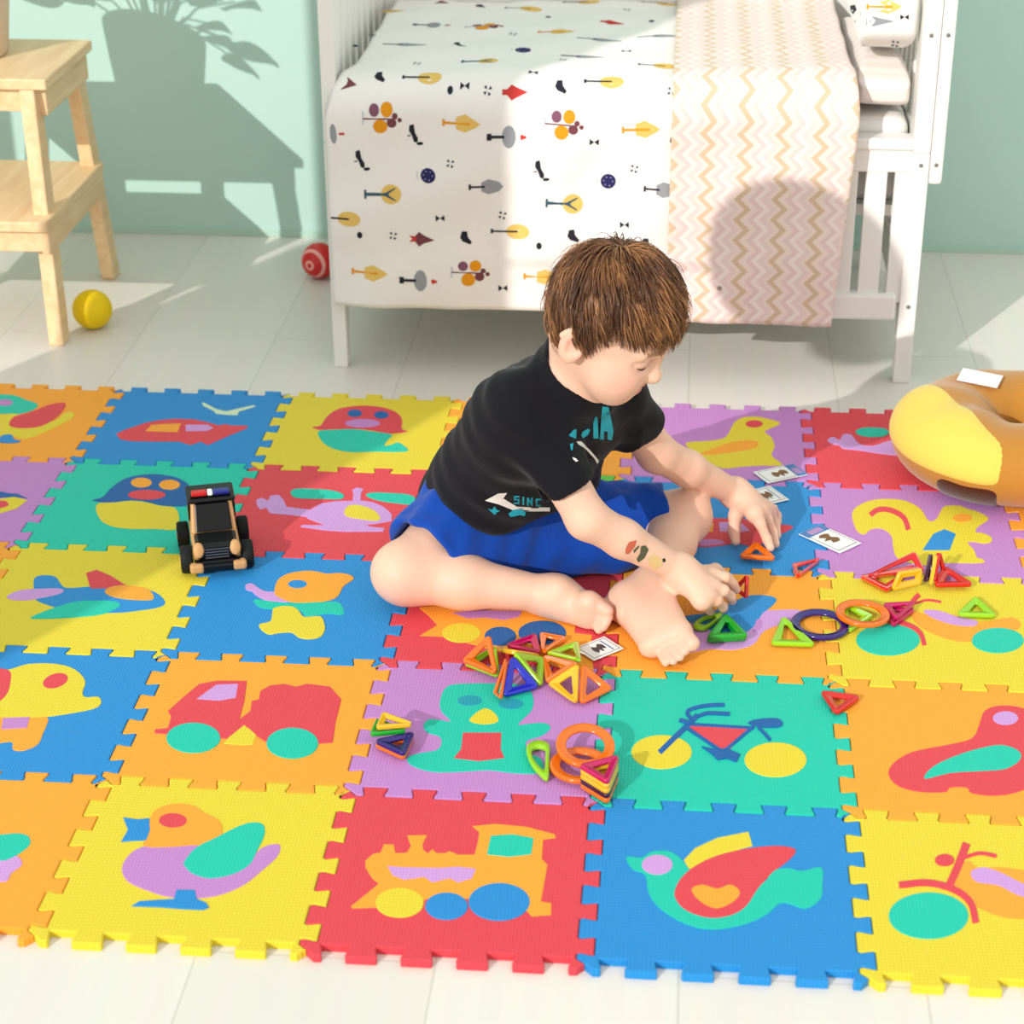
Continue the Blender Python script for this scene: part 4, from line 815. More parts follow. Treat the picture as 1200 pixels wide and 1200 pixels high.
# skeleton
pelv = np.array((1.045, .925, .105)); waist = np.array((1.060, .876, .185)); chest = np.array((1.098, .818, .275)); neckb = np.array((1.142, .778, .352))
LAT = unit((.137, .16, -.03))                  # from his right shoulder to his left
shR = W(612, 474, .335); elR = W(688, 608, .185); wrR = W(797, 668, .088)
shL = W(716, 458, .302); elL = W(770, 531, .185); wrL = W(862, 578, .075)
hipR = np.array((.985, .865, .095)); kneeR = W(478, 672, .062); ankR = W(652, 698, .040)
hipL = W(676, 606, .070); kneeL = W(799, 607, .060); ankL = W(762, 690, .042)
hf = unit(cam2w((.85, -.50, .16))); hu = cam2w((.30, .79, .53)); hu = unit(hu - hf * (hu @ hf)); hl = np.cross(hu, hf)
HR = np.stack([hf, hl, hu], 1); HC = W(706, 373, .462); HS = .93
H = lambda x, y, z: HC + HR @ np.array((x, y, z), float) * HS

def skin_setup(m, n, l, b):
    a = n.new('ShaderNodeAttribute'); a.attribute_name = 'tone'; l.new(a.outputs['Color'], b.inputs['Base Color'])
    b.inputs['Subsurface Radius'].default_value = (.9, .35, .2); b.inputs['Subsurface Scale'].default_value = .006
M_skin = mat('skin', (236, 190, 164), .5, .35, sss=.25, setup=skin_setup)
boy = thing('person', 'boy in a black t-shirt and blue shorts sitting cross-legged on the mat, sorting magnetic shapes', 'person', (pelv[0], pelv[1], MAT_Z)); bl_ = np.array(boy.location)

B = Field((.84, .54, .004), (1.47, 1.07, .585), .0018)
# head
B.ell(H(.012, 0, .022), (.085, .074, .084), HR, .01); B.ell(H(.038, 0, -.030), (.050, .056, .066), HR, .014)
B.cap(H(.058, -.012, -.078), H(.058, .012, -.078), .021, k=.03)
for s_ in (-1, 1):
    B.ell(H(.052, s_ * .032, -.045), (.034, .027, .032), HR, .02)                       # cheeks
    B.ell(H(.088, s_ * .031, -.012), (.016, .018, .011), HR, .012, '-')                  # eye sockets
    B.ell(H(.074, s_ * .031, -.013), (.0145, .0155, .0125), HR, .004)                    # lidded eyes
    B.cap(H(.087, s_ * .014, .004), H(.078, s_ * .045, .004), .008, .007, .012)          # brows
    B.ell(H(-.008, s_ * .075, -.020), (.0175, .009, .026), HR, .004); B.ell(H(-.003, s_ * .0835, -.018), (.0105, .006, .016), HR, .003, '-')   # ears
    B.cap(H(-.016, s_ * .077, .004), H(-.026, s_ * .079, -.012), .0042, .004, .004); B.cap(H(-.004, s_ * .076, -.034), H(-.004, s_ * .075, -.040), .0055, .005, .004)
    B.cap(H(.091, s_ * .008, -.042), H(.091, s_ * .009, -.043), .0062, k=.006)           # nostrils
B.cap(H(.088, 0, -.008), H(.099, 0, -.037), .0068, .0082, .012); B.ell(H(.0995, 0, -.039), (.0095, .0095, .0085), HR, .008)
B.cap(H(.083, -.014, -.0605), H(.0865, 0, -.0585), .0042, .0052, .006); B.cap(H(.0865, 0, -.0585), H(.083, .014, -.0605), .0052, .0042, .006)
B.cap(H(.081, -.010, -.0685), H(.084, 0, -.0690), .0044, .0056, .006); B.cap(H(.084, 0, -.0690), H(.081, .010, -.0685), .0056, .0044, .006)
B.cap(H(.093, -.010, -.0640), H(.093, .010, -.0640), .0016, k=.003, op='-')
# neck and trunk
B.cap(H(-.018, 0, -.045), neckb - (0, 0, .01), .039, .040, .025); B.cap(neckb, chest, .05, .07, .03)
B.cap(shR, shL, .040, .040, .04); B.cap(chest - LAT * .045, chest + LAT * .045, .068, k=.04); B.cap(waist - LAT * .04, waist + LAT * .04, .066, k=.05)
B.cap(pelv - LAT * .045, pelv + LAT * .045, .072, k=.05); B.cap(chest, waist, .07, .07, .03)
# arms
def arm(sh, el, wr, r0=.035, r1=.0275, r2=.0258, r3=.0182):
    B.cap(sh, el, r0, r1, .02); m_ = el * .62 + wr * .38; B.cap(el, m_, r1, r2, .012); B.cap(m_, wr, r2, r3, .012)
arm(shR, elR, wrR); arm(shL, elL, wrL)
# right hand (near): palm, four fingers curled over the tile, thumb under
def finger(pts, r0, r1, k=.004):
    n = len(pts) - 1
    for i in range(n): B.cap(pts[i], pts[i + 1], r0 + (r1 - r0) * i / n, r0 + (r1 - r0) * (i + 1) / n, k if i else .008)
kR = [W(835, 676, .070), W(834, 687, .070), W(829, 697, .066), W(822, 705, .060)]
for q in kR: B.cap(wrR, q, .0165, .0105, .016)
B.cap(kR[0], kR[3], .0105, .0095, .012)
finger([kR[0], W(849, 677, .071), W(858, 684, .055), W(863, 691, .043)], .0082, .0062)
finger([kR[1], W(848, 692, .064), W(856, 699, .046), W(858, 704, .034)], .0085, .0064)
finger([kR[2], W(840, 704, .056), W(847, 711, .036), W(848, 714, .026)], .0080, .0060)
finger([kR[3], W(828, 711, .046), W(832, 716, .028), W(830, 717, .021)], .0070, .0055)
finger([wrR * .55 + kR[0] * .45, W(838, 668, .052), W(852, 678, .040), W(862, 687, .036)], .0105, .0066, .006)
# left hand (far): thumb hanging towards the mat, fingers reaching the orange tile
kL = [W(884, 602, .068), W(892, 599, .064), W(896, 597, .058), W(898, 596, .050)]
for q in kL: B.cap(wrL, q, .0165, .0105, .016)
B.cap(kL[0], kL[3], .0105, .009, .012)
finger([kL[0], W(891, 614, .056), W(899, 632, .034), W(903, 642, .024)], .0085, .0062)
finger([kL[1], W(899, 608, .052), W(906, 624, .032), W(909, 638, .020)], .0086, .0062)
finger([kL[2], W(903, 602, .046), W(909, 614, .030), W(911, 628, .020)], .0080, .0060)
finger([kL[3], W(906, 596, .040), W(911, 604, .026), W(912, 612, .020)], .0070, .0055)
finger([wrL * .5 + kL[0] * .5, W(862, 604, .052), W(860, 622, .032), W(862, 634, .022)], .0115, .0072, .006)
# legs
def leg(hip, knee, ank, r0=.060, rk=.042, rc=.036, ra=.023):
    B.cap(hip, knee, r0, rk, .02); c_ = knee * .62 + ank * .38; B.cap(knee, c_, rk, rc, .02); B.cap(c_, ank, rc, ra, .02)
leg(hipR, kneeR, ankR); leg(hipL, kneeL, ankL, .050, .037, .034, .023)
B.ell(kneeR + (-.012, -.006, .006), (.036, .036, .036), None, .02); B.ell(kneeL + (.008, 0, .004), (.032, .032, .032), None, .02)
# right foot, lying on its outer edge
heelR = W(640, 700, .030); ballR = W(695, 716, .032)
B.cap(heelR, ankR, .023, .025, .02); B.cap(ankR, ballR, .024, .0215, .02); B.cap(heelR, W(688, 722, .022), .021, .017, .02)
B.cap(W(690, 706, .050), W(692, 724, .022), .017, .015, .012)
for a, b_, r in ((W(697, 706, .050), W(711, 716, .044), .0098), (W(697, 712, .042), W(712, 724, .035), .0078), (W(697, 717, .036), W(710, 730, .029), .0072), (W(696, 722, .029), W(707, 735, .023), .0068), (W(694, 727, .023), W(702, 739, .017), .0062)): B.cap(a, b_, r, r * .92, .0022)
B.cap(ankR + (.004, -.012, .020), ankR + (.004, -.012, .020), .013, k=.014)
# left foot, sole turned up towards the viewer
heelL = W(738, 706, .034); bL1 = W(796, 742, .044); bL2 = W(764, 757, .024)
B.cap(ankL, heelL, .026, .025, .02); B.cap(heelL, W(778, 742, .034), .0265, .022, .02); B.cap(ankL, bL1, .024, .0165, .022); B.cap(heelL, bL2, .022, .0165, .02); B.cap(bL1, bL2, .0155, .0135, .012)
for a, b_, r in ((W(798, 740, .047), W(811, 754, .042), .0112), (W(793, 752, .039), W(803, 763, .034), .0064), (W(787, 757, .034), W(797, 770, .028), .0062), (W(779, 760, .029), W(789, 775, .0235), .0060), (W(771, 762, .024), W(780, 777, .019), .0056)): B.cap(a, b_, r, r * .95, .0022)
B.plane((0, 0, MAT_Z + .003), (0, 0, -1), .001)
body, BV, _q = B.mesh('body', boy, M_skin, 2); body.location = -bl_
# skin tones: lips, cheeks, knees and fingertips a little pinker, brows brown
base = np.array(s2l((230, 186, 162))); tone = np.tile(base, (len(BV), 1)); L_ = (BV - HC) @ HR / HS
def tint(w_, c): tone[:] = tone * (1 - w_[:, None]) + np.array(s2l(c)) * w_[:, None]
sm = lambda d, r: np.clip(1 - d / r, 0, 1)
for s_ in (-1, 1):
    tint(.45 * sm(np.linalg.norm(L_ - (.066, s_ * .044, -.040), axis=1), .034), (232, 140, 128)); tint(.35 * sm(np.linalg.norm(L_ - (-.008, s_ * .078, -.018), axis=1), .03), (224, 128, 108))
    br = np.abs(L_[:, 2] - (.010 - .10 * np.abs(np.abs(L_[:, 1]) - .03))) ; tint(.75 * ((br < .0042) & (np.sign(L_[:, 1]) == s_) & (np.abs(L_[:, 1]) > .013) & (np.abs(L_[:, 1]) < .048) & (L_[:, 0] > .055)), (150, 104, 70))
tint(.65 * ((np.abs(L_[:, 2] + .064) < .0095) & (np.abs(L_[:, 1]) < .016) & (L_[:, 0] > .078) & (L_[:, 0] < .1)), (206, 116, 110))
for q in (kneeR, kneeL): tint(.22 * sm(np.linalg.norm(BV - q, axis=1), .07), (228, 140, 116))
for q in (W(705, 722, .03), W(790, 760, .03)): tint(.25 * sm(np.linalg.norm(BV - q, axis=1), .05), (230, 140, 126))
at_ = body.data.attributes.new('tone', 'FLOAT_COLOR', 'POINT')
at_.data.foreach_set('color', np.hstack([tone, np.ones((len(BV), 1))]).astype(np.float32).ravel())
bodyvh = BVHTree.FromPolygons(BV.tolist(), _q.tolist())
# eyelashes: dark curved fringe on the lid edge
M_lash = mat('lash', (58, 36, 26), .6, .3)
for s_ in (-1, 1):
    mb = MB(); pts = []
    for t in np.linspace(-1, 1, 9):
        y = s_ * .031 + t * .0135; x = .074 + .0145 * math.sqrt(max(0, 1 - (t * .0135 / .0155) ** 2)) * .93; pts.append(H(x + .0006, y, -.0185 - .002 * (1 - t * t)) - bl_)
    mb.tube(pts, [.0005] + [.0011] * 7 + [.0005], 6); mb.build('eyelashes', boy, M_lash)

# t-shirt
def shirt_setup(m, n, l, b):
    v = coords(n, l, (1, 1, 1)); no = n.new('ShaderNodeTexNoise'); no.inputs['Scale'].default_value = 16; no.inputs['Detail'].default_value = 3; l.new(v, no.inputs['Vector']); bump(n, l, b, no.outputs['Fac'], .4, .012)
M_shirt = mat('shirt_black', (11, 11, 18), .85, .2, sheen=.08, setup=shirt_setup)
S_ = Field((.88, .58, .03), (1.36, 1.08, .46), .003)
S_.cap(shR, shL, .044, .044, .03); S_.cap(chest - LAT * .05, chest + LAT * .05, .076, k=.05); S_.cap(waist - LAT * .05, waist + LAT * .05, .078, k=.06)
S_.cap(pelv - LAT * .05 + (0, 0, .01), pelv + LAT * .05 + (0, 0, .01), .088, k=.05); S_.cap(pelv - LAT * .05 - (.024, -.016, .036), pelv + LAT * .05 - (.024, -.016, .036), .084, k=.03); S_.cap(chest, waist, .078, .078, .03); S_.cap(W(529, 597, .072), W(562, 560, .125), .045, .068, .04); S_.cap(neckb + (0, 0, -.004), chest, .054, .07, .03)
cuffR = shR + (elR - shR) * .74; cuffL = shL + (elL - shL) * .62
T_ = Field((.88, .58, .03), (1.36, 1.08, .46), .003)
for sh, cu, el in ((shR, cuffR, elR), (shL, cuffL, elL)):
    d = unit(el - sh); T_.cap(sh, cu + d * .03, .044, .0395, .02)
    T_.plane(cu, d, .004, cu - .07, cu + .09)
S_.D = np.minimum(S_.D, T_.D) - np.maximum(.018 - np.abs(S_.D - T_.D), 0) ** 2 / (.018 * 4)
for cu, sh, el in ((cuffR, shR, elR), (cuffL, shL, elL)):
    d = unit(el - sh); S_.cap(cu - d * .012, cu + d * .05, .0350, .0362, .003, '-')
hn = unit((.46, -.36, -1)); S_.plane(pelv + (.045, -.06, .002), hn, .004)
nd = unit(H(-.022, 0, -.045) - neckb); S_.cap(neckb, neckb + nd * .05, .050, .0455, .03); fw_ = np.array((.74, -.67, 0)); S_.cap(neckb + nd * .034 + fw_ * .012, neckb + nd * .14 + fw_ * .016, .0435, .052, .004, '-')
g = np.meshgrid(*[np.arange(n_) * S_.h + o for n_, o in zip(S_.n, S_.lo)], indexing='ij')
S_.D += (.0022 * np.sin(g[0] * 70 + g[2] * 55) * np.sin(g[1] * 48 - g[2] * 62 + 1) + .0008 * np.sin(g[2] * 90 + g[0] * 70 - g[1] * 60) * np.sin(g[0] * 37 + 2)).astype(np.float32)
shirt, SV, SQ = S_.mesh('t_shirt', boy, M_shirt, 3); shirt.location = -bl_; shirt['label'] = 'black t-shirt'
shvh = BVHTree.FromPolygons(SV.tolist(), SQ.tolist())
M_cy = mat('print_cyan', (40, 160, 180), .7, .2); M_wh = mat('print_white', (226, 226, 220), .7, .2)
def decal(mb, vh, pts, sub=3, off=.0009):
    """a printed shape, laid on the surface of the fabric"""
    p = np.array(pts, float); p = np.array([p[i] + (p[(i + 1) % len(p)] - p[i]) * t / sub for i in range(len(p)) for t in range(sub)])
    tri = tessellate_polygon([[Vector((x, y, 0)) for x, y in p]])
    V = []; ok = True
    for x, y in p:
        q = ray_px(vh, x, y, off)
        if q is None: return
        if V and np.linalg.norm(V[-1] - (q - bl_)) > .045: return
        V.append(q - bl_)
    F = [tuple(t) for t in tri]
    mid = {}
    for _ in range(1):
        V2 = list(V); P2 = list(map(tuple, p)); F2 = []
        def m_(a, b_):
            k = (min(a, b_), max(a, b_))
            if k not in mid:
                c = ((P2[a][0] + P2[b_][0]) / 2, (P2[a][1] + P2[b_][1]) / 2); q = ray_px(vh, *c, off); V2.append((q - bl_) if q is not None else (V2[a] + V2[b_]) / 2); P2.append(c); mid[k] = len(V2) - 1
            return mid[k]
        for a, b_, c in F: x, y, z = m_(a, b_), m_(b_, c), m_(c, a); F2 += [(a, x, z), (x, b_, y), (z, y, c), (x, y, z)]
        V, F = V2, F2
    mb.add(V, F)
cs = lambda pts, ox=640, oy=440, s=8.571: [(ox + x / s, oy + y / s) for x, y in pts]
decal_s = decal
DEC = []
def decal(mb, vh, pts, sub=3, off=.0009):
    m2 = MB(); m2.use(mb.mats[mb.cur]); decal_s(m2, vh, pts, sub, off)
    if m2.v: DEC.append(m2)
mb = MB(); mb.use(M_cy)
for pts in ([(560, 310), (622, 315), (640, 400), (672, 560), (655, 650), (610, 640), (612, 560), (578, 560), (575, 640), (535, 640), (548, 450)], [(685, 295), (745, 290), (722, 420), (692, 520), (688, 400)], [(470, 470), (490, 415), (512, 410), (522, 630), (470, 628)],
            [(345, 600), (365, 560), (420, 530), (438, 545), (420, 590), (365, 632)], [(222, 605), (272, 545), (300, 540), (295, 640), (265, 625)], [(235, 690), (270, 680), (262, 750), (248, 752)]): decal(mb, shvh, cs(pts))
mb.use(M_wh)
for pts in ([(300, 665), (345, 662), (440, 750), (500, 820), (527, 855), (512, 885), (480, 830), (400, 745), (320, 695)], [(355, 935), (398, 888), (425, 900), (472, 920), (440, 936)], [(260, 822), (290, 830), (320, 858), (298, 868), (270, 845)]): decal(mb, shvh, cs(pts))
e_ = lambda pts: cs(pts, 420, 260, 2.857)
for pts in ([(424, 932), (468, 908), (498, 906), (485, 924), (530, 952), (640, 955), (640, 968), (528, 968), (468, 944)], [(580, 906), (600, 906), (628, 925), (615, 930)]): decal(mb, shvh, e_(pts))
mb.use(M_cy)
for k, (sx, ltr) in enumerate(((517, 'S'), (547, 'I'), (562, 'N'), (590, 'C'))):
    f = lambda pts: e_([(sx + x, 914 + k * 3 + y) for x, y in pts])
    if ltr == 'S': decal(mb, shvh, f([(22, 2), (4, 2), (4, 16), (17, 16), (17, 24), (3, 24), (3, 29), (22, 29), (22, 12), (9, 12), (9, 7), (22, 7)]), 1)
    if ltr == 'I': decal(mb, shvh, f([(2, 2), (8, 2), (8, 29), (2, 29)]), 1)
    if ltr == 'N': decal(mb, shvh, f([(2, 2), (8, 2), (15, 18), (15, 2), (21, 2), (21, 29), (16, 29), (8, 12), (8, 29), (2, 29)]), 1)
    if ltr == 'C': decal(mb, shvh, f([(20, 2), (3, 2), (3, 28), (20, 28), (20, 22), (9, 22), (9, 8), (20, 8)]), 1)
for pts in ([(433, 958), (447, 962), (456, 951), (462, 962), (474, 966), (462, 972), (458, 980), (448, 972)], [(502, 975), (520, 962), (545, 960), (560, 972), (556, 984), (540, 980), (525, 984), (508, 986)]): decal(mb, shvh, e_(pts))
for m2 in DEC:
    p = m2.build('lettering', shirt); p.location = (0, 0, 0); p.matrix_parent_inverse = Matrix.Translation(-Vector(-bl_)); p['label'] = ('cyan' if m2.mats[0] == M_cy else 'white') + ' printed lettering'
decal = decal_s

# shorts
def shorts_setup(m, n, l, b):
    v = coords(n, l, (1, 1, 1)); no = n.new('ShaderNodeTexNoise'); no.inputs['Scale'].default_value = 20; no.inputs['Detail'].default_value = 3; no.inputs['Distortion'].default_value = .5; l.new(v, no.inputs['Vector']); bump(n, l, b, no.outputs['Fac'], .5, .012)
M_shorts = mat('shorts_blue', (6, 66, 162), .85, .2, sheen=.15, setup=shorts_setup)
P_ = Field((.85, .64, .008), (1.34, 1.10, .22), .003)
P_.cap(pelv - LAT * .05, pelv + LAT * .05, .079, k=.04); P_.cap(pelv - LAT * .03 + (0, 0, .04), pelv + LAT * .03 + (0, 0, .04), .080, k=.04)
hemR = hipR + (kneeR - hipR) * .74; hemL = hipL + (kneeL - hipL) * .80
for hip, hem, knee, ra_, rb_ in ((hipR, hemR, kneeR, .076, .066), (hipL, hemL, kneeL, .056, .049)):
    Q_ = Field((.85, .64, .008), (1.34, 1.10, .22), .003); d = unit(knee - hip)
    Q_.cap(hip, hem + d * .03, ra_, rb_, .02); Q_.plane(hem, d, .004, hem - .11, hem + .12)
    P_.D = np.minimum(P_.D, Q_.D) - np.maximum(.03 - np.abs(P_.D - Q_.D), 0) ** 2 / (.03 * 4)
# loose cloth slung between the thighs
P_.cap(hipR * .35 + hemR * .65 + (.03, 0, -.03), hipL * .55 + hemL * .45 + (-.05, -.04, -.02), .040, .040, .05)
for hip, hem, knee, rc_ in ((hipR, hemR, kneeR, .056),):
    d = unit(knee - hip); P_.cap(hem - d * .02, hem + d * .09, rc_, rc_ + .002, .004, '-')
P_.cap(W(565, 650, .036), W(735, 648, .034), .032, .026, .04)
P_.plane((0, 0, MAT_Z + .003), (0, 0, -1), .001)
g = np.meshgrid(*[np.arange(n_) * P_.h + o for n_, o in zip(P_.n, P_.lo)], indexing='ij')
P_.D += (.0024 * np.sin(g[0] * 60 + g[1] * 75) * np.sin(g[1] * 52 - g[2] * 70 + 1) + .0016 * np.sin(g[0] * 110 - g[1] * 90 + g[2] * 40)).astype(np.float32)
shorts, PV, PQ = P_.mesh('shorts', boy, M_shorts, 3); shorts.location = -bl_; shorts['label'] = 'blue shorts'

# hair: a cap on the skull plus thousands of tapering locks
def hair_setup(m, n, l, b):
    a = n.new('ShaderNodeAttribute'); a.attribute_name = 'lock'; l.new(a.outputs['Color'], b.inputs['Base Color'])
    b.inputs['Anisotropic'].default_value = .4
M_hair = mat('hair_brown', (110, 72, 44), .42, .45, setup=hair_setup)
HCEN = np.array((.012, 0, .022)); HRAD = np.array((.0885, .0775, .0890))
def hairline(p):
    """height below which there is no hair, in head coordinates"""
    x, y, z = p; a = abs(y)
    if x > .045: return .030 + .0 * a
    if x > .012: return .030 - (.045 - x) / .033 * .052
    if x > -.02: return -.006 + max(0, (-.0 - x)) * .6
    return -.055
C_ = Field(HC - .125, HC + .125, .0028)
C_.ell(HC + HR @ HCEN * HS, (HRAD + .002) * HS, HR, .001)
g = np.meshgrid(*[np.arange(n_) * C_.h + o for n_, o in zip(C_.n, C_.lo)], indexing='ij'); gp = (np.stack(g, -1) - HC) @ HR / HS
X_, Y_, Z_ = gp[..., 0], gp[..., 1], gp[..., 2]
hl_ = np.where(X_ > .045, .030, np.where(X_ > .012, .030 - (.045 - X_) / .033 * .052, np.where(X_ > -.02, -.006, -.055)))
C_.D = np.maximum(C_.D, ((hl_ - Z_) * .8).astype(np.float32))
E_ = Field(C_.lo, C_.lo + C_.n * C_.h - C_.h * 1.0, C_.h)
cap_o, CV, CQ = C_.mesh('hair_cap', boy, M_hair, 2)
WH = unit(np.array((-.030, .006, .085)))         # the whorl near the crown
mbh = MB(); mbh.use(M_hair); tints = []
mbh.add(CV - bl_, [tuple(q) for q in CQ], True); tints += [np.array(s2l((84, 54, 34)))] * len(CV)
bpy.data.objects.remove(cap_o)
DARK = np.array(s2l((78, 48, 28))); MID = np.array(s2l((106, 68, 42))); LITE = np.array(s2l((176, 124, 78)))
n_l = 0; tries = 0
while n_l < 7000 and tries < 60000:
    tries += 1
    u_ = RNG.normal(size=3); u_ /= np.linalg.norm(u_); p = HCEN + u_ * HRAD
    if p[2] < hairline(p) - .004: continue
    cosw = float(u_ @ WH)
    fl = u_ * cosw - WH; nf = np.linalg.norm(fl)
    fl = fl / nf if nf > 1e-3 else unit(RNG.normal(size=3))
    tw = np.cross(u_, fl); ph_ = math.sin(u_[0] * 9 + u_[1] * 7 + 1) * math.sin(u_[1] * 11 - u_[2] * 8); fl = unit(fl + tw * (.35 + .30 * ph_ + RNG.normal() * .10))
    L = .032 + RNG.random() * .026 + (.008 if p[0] > .02 else 0); lift = .003 + RNG.random() * .006 + (.003 if cosw > .75 else 0)
    if RNG.random() < .05: lift += .006
    w0 = .0009 + RNG.random() * .0007; N_ = 5; P0 = p; pts = []
    dirn = fl
    for i in range(N_ + 1):
        t = i / N_; e = (P0 - HCEN) / HRAD; rr = np.linalg.norm(e); e = e / rr; h_ = 1 + (.002 + lift * math.sin(min(t * 2.2, 1.9)) ) / .08
        pts.append(HCEN + e * HRAD * h_)
        nrm = unit(e / HRAD); dirn = unit(dirn - nrm * (dirn @ nrm)); P0 = HCEN + e * HRAD + dirn * L / N_
    tip = pts[-1]
    hz = hairline(tip)
    if tip[2] < hz - .020: continue
    k_ = ph_ * .9 + RNG.normal() * .42; c = MID + (LITE - MID) * min(1, k_) if k_ > 0 else MID + (DARK - MID) * min(1, -k_)
    k0 = len(mbh.v); V = []
    for i, q in enumerate(pts):
        t = i / N_; w_ = w0 * (1 - .85 * t ** 2); d = unit(pts[min(i + 1, N_)] - pts[max(i - 1, 0)]); nrm = unit((q - HCEN) / HRAD ** 2); sd = np.cross(d, nrm)
        for a, b_ in ((1, 0), (-.5, .8), (-.5, -.8)): V.append(HC + HR @ (q + nrm * w_ * .5 * a + sd * w_ * 1.15 * b_) * HS - bl_)
    F = [(i * 3 + j, i * 3 + (j + 1) % 3, i * 3 + 3 + (j + 1) % 3, i * 3 + 3 + j) for i in range(N_) for j in range(3)] + [(N_ * 3, N_ * 3 + 1, N_ * 3 + 2)]
    mbh.add(V, F, True); tints += [c] * len(V); n_l += 1
hair = mbh.build('hair', boy); hair['label'] = 'short brown hair'
ha = hair.data.attributes.new('lock', 'FLOAT_COLOR', 'POINT'); ha.data.foreach_set('color', np.hstack([np.array(tints), np.ones((len(tints), 1))]).astype(np.float32).ravel())

# temporary tattoo on the forearm
mb = MB()
M_t1 = mat('tattoo_red', (190, 96, 70), .6, .2); M_t2 = mat('tattoo_green', (84, 88, 66), .6, .2); M_t3 = mat('tattoo_sand', (214, 182, 128), .6, .2); M_t4 = mat('tattoo_ink', (50, 46, 44), .6, .2)
for m_t, pts in ((M_t1, [(733, 644), (737, 636), (746, 634), (744, 641), (737, 650), (733, 650)]), (M_t2, [(751, 641), (756, 640), (760, 645), (755, 655), (748, 660), (746, 656), (750, 649)]), (M_t3, [(759, 655), (766, 650), (776, 657), (776, 664), (768, 669), (762, 664)]), (M_t4, [(776, 656), (779, 655), (780, 659), (777, 660)]), (M_t2, [(742, 646), (748, 640), (749, 642), (743, 649)])):
    mb = MB(); mb.use(m_t); decal(mb, bodyvh, [(x, y - 1) for x, y in pts], 2, .0006)
    if mb.v: mb.build('temporary_tattoo', boy)

# ------------------------------------------------------------------ magnetic shapes
def ring_rows(mb, rows):
    """closed loops of equal length joined into a tube-like frame"""
    n = len(rows[0]); k = len(rows); vs = [p for r in rows for p in r]; fs = []
    for i in range(k):
        for j in range(n): a, b_ = i * n + j, i * n + (j + 1) % n; c, d = ((i + 1) % k) * n + (j + 1) % n, ((i + 1) % k) * n + j; fs.append((a, b_, c, d))
    mb.add(vs, fs, True)
def round_poly(P, r, n=5):
    out = []
    for i in range(len(P)):
        a, b_, c = P[i - 1], P[i], P[(i + 1) % len(P)]; u = unit(a - b_); v = unit(c - b_); cosA = u @ v; half = math.acos(max(-1, min(1, cosA))) / 2; t = r / math.tan(half)
        ctr = b_ + unit(u + v) * (r / math.sin(half)); s0 = b_ + u * t - ctr; s1 = b_ + v * t - ctr
        a0 = math.atan2(s0[1], s0[0]); a1 = math.atan2(s1[1], s1[0]); da = (a1 - a0 + math.pi) % (2 * math.pi) - math.pi
        out += [ctr + r * np.array((math.cos(a0 + da * q / n), math.sin(a0 + da * q / n))) for q in range(n + 1)]
    return np.array(out)
def mag(name, color, corners, label, band=.0122, th=.0064, r=.005):
    """a flat magnetic frame through the given corner points"""
    P3 = np.array(corners, float); c = P3.mean(0); ex = unit(P3[1] - P3[0]); nz = unit(np.cross(P3[1] - P3[0], P3[2] - P3[0])); 
    if nz[2] < 0 or (abs(nz[2]) < 1e-3 and nz[1] > 0): nz = -nz
    ey = np.cross(nz, ex); P = np.stack([(P3 - c) @ ex, (P3 - c) @ ey], 1)
    if poly_area(P) < 0: P = P[::-1]
    small = math.sqrt(abs(poly_area(P))); inr = 2 * abs(poly_area(P)) / np.sum(np.linalg.norm(np.roll(P, -1, 0) - P, axis=1)); band = min(band, inr * .62); r = min(r, inr * .3)
    o = thing_mesh(name, label)
    def loop(d, z): q = inset_poly(P, d); rr = max(r - d, .0012) if d < band * .8 else min(.0022, inr * .12); return [(x, y, z) for x, y in round_poly(q, rr)]
    h = th / 2; mb = MB(); rows = [loop(0, -h * .55), loop(0, h * .55), loop(.0011, h), loop(band * .42, h), loop(band * .5, h * .72), loop(band * .86, h * .72), loop(band, h * .4), loop(band, -h * .4), loop(band * .86, -h * .72), loop(band * .5, -h * .72), loop(band * .42, -h), loop(.0011, -h)]
    ring_rows(mb, rows); return finish(mb, name, plastic(color), c, ex, ey, nz, label)
def thing_mesh(name, label): return None
MAGCAT = {'magnetic_triangle': 'magnetic triangle', 'magnetic_ring': 'magnetic ring', 'magnetic_square': 'magnetic square', 'magnetic_arch': 'magnetic shape'}
def finish(mb, name, m, c, ex, ey, nz, label):
    o = mb.build(name, m=m); o.matrix_world = Matrix(((ex[0], ey[0], nz[0], c[0]), (ex[1], ey[1], nz[1], c[1]), (ex[2], ey[2], nz[2], c[2]), (0, 0, 0, 1))); tag(o, label, MAGCAT[name], 'magnetic building shapes'); return o
def mring(color, c, R, label, nz=(0, 0, 1), band=.0126, th=.0064):
    nz = unit(nz); ex = unit(np.cross((0, 1, 0), nz)); ey = np.cross(nz, ex); h = th / 2; mb = MB(); K = 44
    def loop(d, z): return [((R - d) * math.cos(2 * math.pi * i / K), (R - d) * math.sin(2 * math.pi * i / K), z) for i in range(K)]
    ring_rows(mb, [loop(0, -h * .5), loop(0, h * .5), loop(.0012, h), loop(band * .42, h), loop(band * .5, h * .75), loop(band * .86, h * .75), loop(band, h * .4), loop(band, -h * .4), loop(band * .86, -h * .75), loop(band * .5, -h * .75), loop(band * .42, -h), loop(.0012, -h)])
    return finish(mb, 'magnetic_ring', plastic(color), np.array(c), ex, ey, nz, label)
